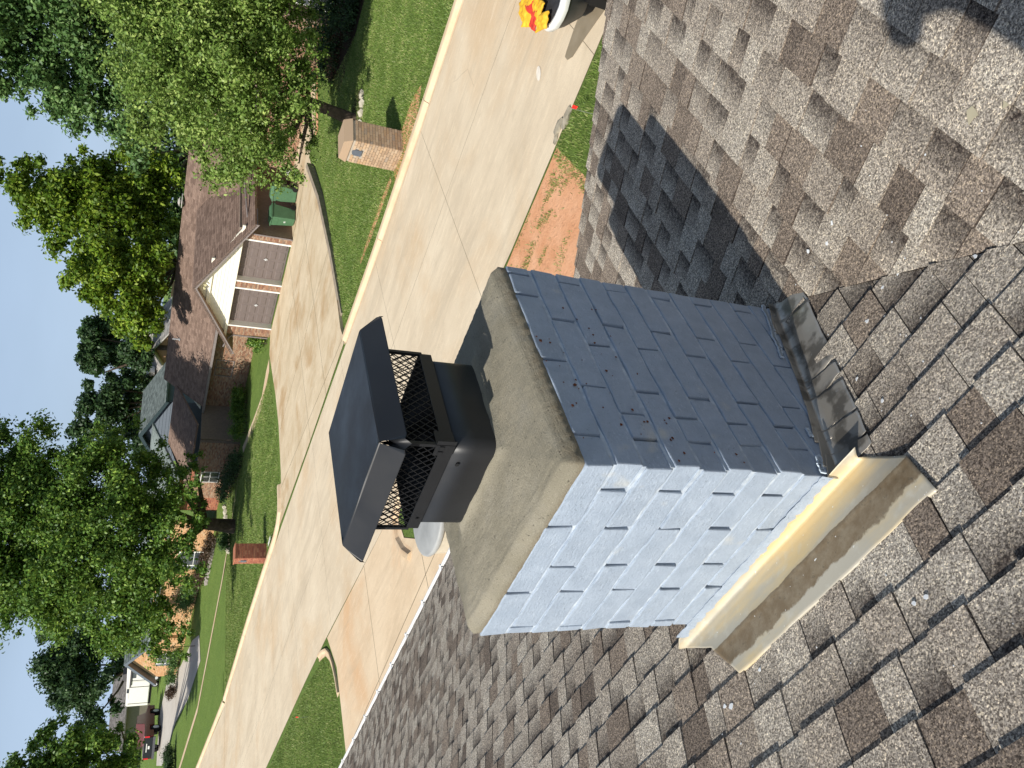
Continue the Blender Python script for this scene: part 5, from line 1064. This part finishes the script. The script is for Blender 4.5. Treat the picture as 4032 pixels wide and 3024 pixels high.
# ---------------------------------------------------------------- planting, stones, small things
for k, (a, b, r, h, n, m, lb_) in enumerate((
        ((1052, 1345), (1030, 1348), .45, 1.0, 2600, LF_MAPLE, 'leafy green climber at the left garage pillar of the brown-roofed house'),
        ((972, 1540), (972, 1700), .6, 1.15, 9000, LF_MAPLE, 'row of bright green shrubs under the long shaded brick wall opposite'),
        ((960, 1810), (905, 1960), .6, 1.0, 6000, LF_DARK, 'dark shrubs below the window left of the shaded brick wall'),
        ((858, 2118), (806, 2290), .55, 1.0, 8000, LF_BROWN, 'bronze-leaved shrubs along the sunlit orange brick wall'),
        ((800, 2290), (765, 2390), 1.0, 1.9, 9000, LF_OAK, 'rounded green bush between the bronze shrubs and the maple crown'),
        ((722, 2545), (698, 2680), .7, 1.1, 8000, LF_OAK, 'low mixed shrubs at the foot of the steep orange gable'),
        ((700, 2715), (692, 2725), .55, .9, 2200, LF_BROWN, 'small purplish bush left of the steep orange gable'),
        ((912, 2120), (905, 2150), .5, .8, 3000, LF_OAK, 'green plants behind the white stones at the maple trunk'),
        ((690, 2950), (690, 3060), .6, .9, 7000, LF_DARK, 'dark low hedge beside the far driveway'))):
    p, q = gp(*a), gp(*b); bush(lb_, p, r, h, n, .12 if k != 7 else .1, m, stretch=(q.x - p.x, q.y - p.y, q.z - p.z))
for k, (x, y, L, h, r, w) in enumerate(((-11.9, 31.4, 9, 1.0, .8, 0), (-11.2, 33.6, 12, 1.5, .8, 0), (-9.0, 29.6, 8, .55, .55, 1))):
    bush(('dark clipped hedge across the planting bed by the shaded brick house', 'taller dark hedge against the shaded brick house wall', 'low dark ground plants at the lawn edge of the planting bed')[k], Vector((x, y, ZG)), r, h, 16000, .1, LF_DARK, stretch=(L, -.3, 0), name='hedge', cat='hedge')
def stone(P, s, lab, grp, mat=STONE):
    bm = bmesh.new(); bmesh.ops.create_icosphere(bm, subdivisions=1, radius=1.); sd = rng.uniform(0, 99)
    for v in bm.verts: v.co = v.co * (1 + .35 * noise.noise(v.co * 1.3 + Vector((sd, 0, 0)))); v.co = Vector((v.co.x * s[0], v.co.y * s[1], v.co.z * s[2]))
    bmesh.ops.transform(bm, matrix=Matrix.Translation(P + Vector((0, 0, s[2] * .5))) @ Matrix.Rotation(rng.uniform(-.4, .4), 4, 'Z'), verts=bm.verts); me = bpy.data.meshes.new('stone'); bm.to_mesh(me); bm.free(); me.materials.append(mat); return tag(link('stone', me), lab, 'stone', grp)
for t in range(9):
    f = t / 8; P = gp(905 + 10 * (f - 1) - (0 if f > .4 else 12 * (.4 - f)), 1995 + 170 * f); stone(P, (.34, .22, .19), ORD[t] + ' pale limestone block of the maple bed border, counted from the far end', 'stones edging the maple bed')
for t in range(12):
    f = t / 11; P = gp(848 - 30 * f, 2140 + 150 * f); stone(P, (.42, .25, .2), ORD[t] + ' grey rock below the bronze shrubs, counted from the maple trunk', 'rocks edging the tan house bed', plain('grey_rock', (.28, .25, .22), .9, .1, .3))
CHK = plain('broken_concrete', (.30, .27, .21), .9, .1, .25)
for (x, y, s, lb_) in ((2236, 470, (.22, .10, .06), 'larger broken concrete chunk at the street edge nearest the sloping roof'), (2207, 498, (.19, .09, .06), 'middle broken concrete chunk between street and grass'), (2194, 545, (.12, .07, .04), 'smallest broken concrete chunk at the clay end')): stone(gp(x, y), s, lb_, None, CHK)
for (x, y, lb_) in ((1214, 2822, 'red pin flag on the lawn wedge left of our driveway'), (2346, 452, 'red pin flag in the grass just beyond the roof verge')):
    P = gp(x, y); f_ = empty('pin_flag', P, lb_, 'flag'); mb = MB(); mb.tube([P, P + Vector((0, 0, .42))], .003, 5); mb.build('wire', plain('wire', (.3, .3, .3), .5), f_)
    mb = MB(); mb.prism([P + Vector((0, 0, .42)), P + Vector((.05, .02, .41)), P + Vector((.05, .0, .33)), P + Vector((0, 0, .34))], (0, .004, 0)); mb.build('flag_cloth', plain('red_film', (.75, .03, .02), .5), f_)
P = gp(770, 2543); sp = empty('sapling', P, 'thin staked sapling standing alone on the lawn left of the maple', 'sapling'); mb = MB(); mb.tube([P, P + Vector((0, 0, 2.2))], [.035, .02], 6); mb.build('trunk', BARK, sp); link('crown', leaf_mesh('crown', [(P.x, P.y, P.z + 2.1, .35), (P.x, P.y, P.z + 1.7, .25)], 260, .11, LF_OAK), sp)
# tree ring of mulch with stones under the nearest tree
sheet('tree_ring', [(B1[0] + 1.1 * math.cos(t), B1[1] + 1.0 * math.sin(t)) for t in [k * .45 for k in range(14)]], plain('bark_mulch_ring', (.05, .035, .025), .95, .1, .4, 20), .012)
for k in range(9): t = 3.4 + k * .33; stone(Vector((B1[0] + 1.1 * math.cos(t), B1[1] + 1.05 * math.sin(t), ZG)), (.2, .13, .11), ORD[k] + ' pale stone of the ring round the nearest tree trunk, counted from the left', 'stones ringing the nearest tree')
# grass blades where turf is close enough to show them
def inpoly(x, y, P):
    c = np.zeros(len(x), bool)
    for (a, b), (d, e) in zip(P, P[1:] + P[:1]): c ^= ((b > y) != (e > y)) & (x < (d - a) * (y - b) / (e - b + 1e-12) + a)
    return c
def grass(label, P, n, h, w, dens=None):
    P = [tuple(p) for p in P]; xs, ys = [p[0] for p in P], [p[1] for p in P]; x = rng.uniform(min(xs), max(xs), n); y = rng.uniform(min(ys), max(ys), n); k = inpoly(x, y, P)
    if dens is not None: k &= np.array([rng.random() < dens(a, b) for a, b in zip(x, y)])
    x, y = x[k], y[k]; n = len(x); z = ZG + .045 * np.clip(-x - 48, 0, 52); a = rng.uniform(0, 6.283, n); hh = h * rng.uniform(.5, 1.3, n); lx, ly = rng.normal(0, .45, n) * hh, rng.normal(0, .45, n) * hh
    v = np.stack([np.stack([x - np.cos(a) * w, y - np.sin(a) * w, z], 1), np.stack([x + np.cos(a) * w, y + np.sin(a) * w, z], 1), np.stack([x + lx, y + ly, z + hh], 1)], 1).reshape(-1, 3)
    me = bpy.data.meshes.new('grass'); me.vertices.add(3 * n); me.vertices.foreach_set('co', v.astype(np.float32).ravel()); me.loops.add(3 * n); me.loops.foreach_set('vertex_index', np.arange(3 * n, dtype=np.int32)); me.polygons.add(n); me.polygons.foreach_set('loop_start', np.arange(0, 3 * n, 3, dtype=np.int32)); me.materials.append(GRASS); me.update(calc_edges=True)
    return tag(link('grass', me), label, 'grass', kind='stuff')
nn = lambda x, y, s, o=0: noise.noise(Vector((x * s + o, y * s, o)))
grass('green verge grass between the street and the roof edge', [(-3.75, 10.16), (-1.0, 10.12), (3, 10.1), (3, 6.5), (-3.3, 6.5)], 26000, .07, .008, lambda x, y: .95 if nn(x, y, 1.6) > -.3 else .35)
grass('thin grass coming up in stripes through the red clay', [(-8.6, 10.1), (-3.6, 10.15), (-3.1, 8.6), (-3.2, 6.6), (-6, 6.4)], 26000, .06, .008, lambda x, y: (.9 if nn(x * .5, y * 2.2, 1.3, 4) > .08 and nn(x, y, 3.5, 9) > -.15 else .02) * (1.0 if y > 9.0 or x > -3.6 else .35))
grass('mown grass of the wedge lawn left of our driveway', [(-22.0, 11.25), (-25.3, 11.75), (-33.8, 12.35), (-33, 8), (-21.0, 7.2), (-21.1, 9.8)], 60000, .05, .011, lambda x, y: .9)
grass('mown grass on the lawn around the buff brick mailbox', [(-15.2, 19.2), (-11, 18.6), (-3.7, 17.75), (3, 17.6), (3, 28), (-8.9, 28.6), (-12.2, 31.5), (-14.8, 32), (-15.2, 24)], 190000, .055, .012, lambda x, y: .95 if nn(x, y, .9, 3) > -.35 else .4)
grass('mown grass on the lawns left of the opposite driveway', [(-27.6, 22.8), (-29.5, 21.1), (-37.6, 21.9), (-47.9, 22.6), (-47, 37), (-38, 34), (-28.6, 31), (-27.4, 26)], 160000, .06, .016, lambda x, y: .95)
# grass roots the clay back into turf near the verge
sheet('verge_turf', wob([(-3.6, 10.19), (3, 10.17), (3, 6), (-3.0, 6.3)], .0, 1), LAWN, .008)

# ---------------------------------------------------------------- person taking the picture (casts the shadow at the upper right)
DXP = -.21
ph_ = empty('person', (.95, -1.56, z1(-1.56)), 'person in a grey shirt standing on the roof, arms raised to hold a phone', 'person')
z0 = z1(-1.56) + .01
J = {'pel': (1.17, -1.58, .93), 'wai': (1.17, -1.58, 1.06), 'che': (1.17, -1.55, 1.28), 'nek': (1.16, -1.52, 1.46), 'hdb': (1.16, -1.50, 1.52), 'hd': (1.15, -1.47, 1.61), 'hdt': (1.15, -1.46, 1.70),
     'shl': (.98, -1.53, 1.40), 'ell': (.93, -1.36, 1.17), 'wrl': (1.02, -1.14, 1.17), 'shr': (1.35, -1.53, 1.40), 'elr': (1.42, -1.36, 1.18), 'wrr': (1.27, -1.13, 1.17),
     'hpl': (1.07, -1.58, .88), 'knl': (1.03, -1.50, .50), 'anl': (1.01, -1.62, .09), 'tol': (.97, -1.42, .035), 'hpr': (1.27, -1.58, .88), 'knr': (1.32, -1.50, .49), 'anr': (1.34, -1.62, .09), 'tor': (1.38, -1.42, .035)}
RR = {'pel': .13, 'wai': .125, 'che': .145, 'nek': .055, 'hdb': .065, 'hd': .088, 'hdt': .07, 'shl': .065, 'ell': .042, 'wrl': .028, 'shr': .065, 'elr': .042, 'wrr': .028, 'hpl': .088, 'knl': .058, 'anl': .042, 'tol': .034, 'hpr': .088, 'knr': .058, 'anr': .042, 'tor': .034}
EE = [('pel', 'wai'), ('wai', 'che'), ('che', 'nek'), ('nek', 'hdb'), ('hdb', 'hd'), ('hd', 'hdt'), ('che', 'shl'), ('shl', 'ell'), ('ell', 'wrl'), ('che', 'shr'), ('shr', 'elr'), ('elr', 'wrr'), ('pel', 'hpl'), ('hpl', 'knl'), ('knl', 'anl'), ('anl', 'tol'), ('pel', 'hpr'), ('hpr', 'knr'), ('knr', 'anr'), ('anr', 'tor')]
for s, wr, pal in ((-1, 'wrl', (1.045, -1.09, 1.18)), (1, 'wrr', (1.235, -1.085, 1.18))):
    pn = 'pal' + wr; J[pn] = pal; RR[pn] = .024; EE.append((wr, pn))
    for i in range(4):
        a = (pal[0] - s * .002, pal[1] + .010, pal[2] - .022 + .016 * i); b = (pal[0] - s * .022, pal[1] + .028 - .002 * i, a[2] + .004); c = (pal[0] - s * .040, pal[1] + .012, a[2] + .006 + .001 * i)
        for nm, p, q, r in (('a', None, a, .0095), ('b', 'a', b, .0085), ('c', 'b', c, .007)): J[f'{pn}{i}{nm}'] = q; RR[f'{pn}{i}{nm}'] = r; EE.append((pn if p is None else f'{pn}{i}{p}', f'{pn}{i}{nm}'))
    J[pn + 't1'] = (pal[0] - s * .012, pal[1] - .022, pal[2] - .01); J[pn + 't2'] = (pal[0] - s * .040, pal[1] - .022, pal[2]); RR[pn + 't1'] = .011; RR[pn + 't2'] = .008; EE += [(pn, pn + 't1'), (pn + 't1', pn + 't2')]
ks = list(J); me = bpy.data.meshes.new('body'); me.from_pydata([(J[k][0] + (DXP if k[:3] not in ('wrl', 'wrr', 'pal') else DXP * .2), J[k][1], J[k][2] + z0) for k in ks], [(ks.index(a), ks.index(b)) for a, b in EE], [])
o = link('body', me, None); m = o.modifiers.new('skin', 'SKIN'); 
for k, sv in zip(ks, me.skin_vertices[0].data): sv.radius = (RR[k], RR[k] * (.78 if k in ('pel', 'wai', 'che') else 1)); sv.use_root = k == 'pel'
m.use_smooth_shade = True; m2 = o.modifiers.new('sub', 'SUBSURF'); m2.levels = m2.render_levels = 1
dg = bpy.context.evaluated_depsgraph_get(); nm_ = bpy.data.meshes.new_from_object(o.evaluated_get(dg)); bpy.data.objects.remove(o)
SKN = plain('skin', (.45, .26, .18), .5, .4, .04); nm_.materials.clear()
for q in (SKN, plain('grey_shirt', (.16, .17, .19), .85), plain('blue_jeans', (.05, .07, .12), .9), plain('work_boot', (.10, .06, .035), .7)): nm_.materials.append(q)
for p_ in nm_.polygons:
    z = p_.center.z - z0; x = abs(p_.center.x - .955); p_.material_index = 3 if z < .13 else (2 if z < .97 else (1 if z < 1.45 and p_.center.y < -1.27 else 0))
link('body', nm_, ph_)
bm = bmesh.new(); bmesh.ops.create_uvsphere(bm, u_segments=20, v_segments=12, radius=.102)
for v_ in list(bm.verts):
    if v_.co.y > .02 and v_.co.z < .045: v_.co.y = .02 + (v_.co.y - .02) * .2
    v_.co += Vector((.94, -1.475, 1.655 + z0))
me = bpy.data.meshes.new('hair'); bm.to_mesh(me); bm.free(); me.materials.append(plain('brown_hair', (.05, .03, .02), .8)); link('hair', me, ph_)
hc = Vector((.94, -1.47, 1.61 + z0)); mb = MB()
mb.hexa([hc + Vector(q) for q in ((-.013, .075, -.025), (.013, .075, -.025), (.006, .11, -.022), (-.006, .11, -.022), (-.007, .075, .022), (.007, .075, .022), (.004, .088, .018), (-.004, .088, .018))]); mb.build('nose', SKN, ph_)
for s in (-1, 1): mb = MB(); mb.tube([hc + Vector((s * .033, .07, .012)), hc + Vector((s * .033, .089, .012))], [.012, .010], 10); mb.build('eye', plain('eye_white', (.7, .7, .68), .3), ph_); mb = MB(); mb.tube([hc + Vector((s * .086, -.01, -.005)), hc + Vector((s * .098, -.02, .0))], [.026, .022], 8); mb.build('ear', SKN, ph_)
mb = MB(); mb.box(hc + Vector((0, .083, -.052)), (.045, .012, .009)); mb.build('mouth', plain('lips', (.32, .12, .10), .5), ph_)
fw = Vector(R0[2]); Mph = camo.matrix_world.to_3x3(); mb = MB(); mb.box(CP - fw * .028, (.075, .155, .008), Mph); tag(bevel(mb.build('phone', BLACK), .004), 'black phone held up in both hands above the shingles', 'phone')
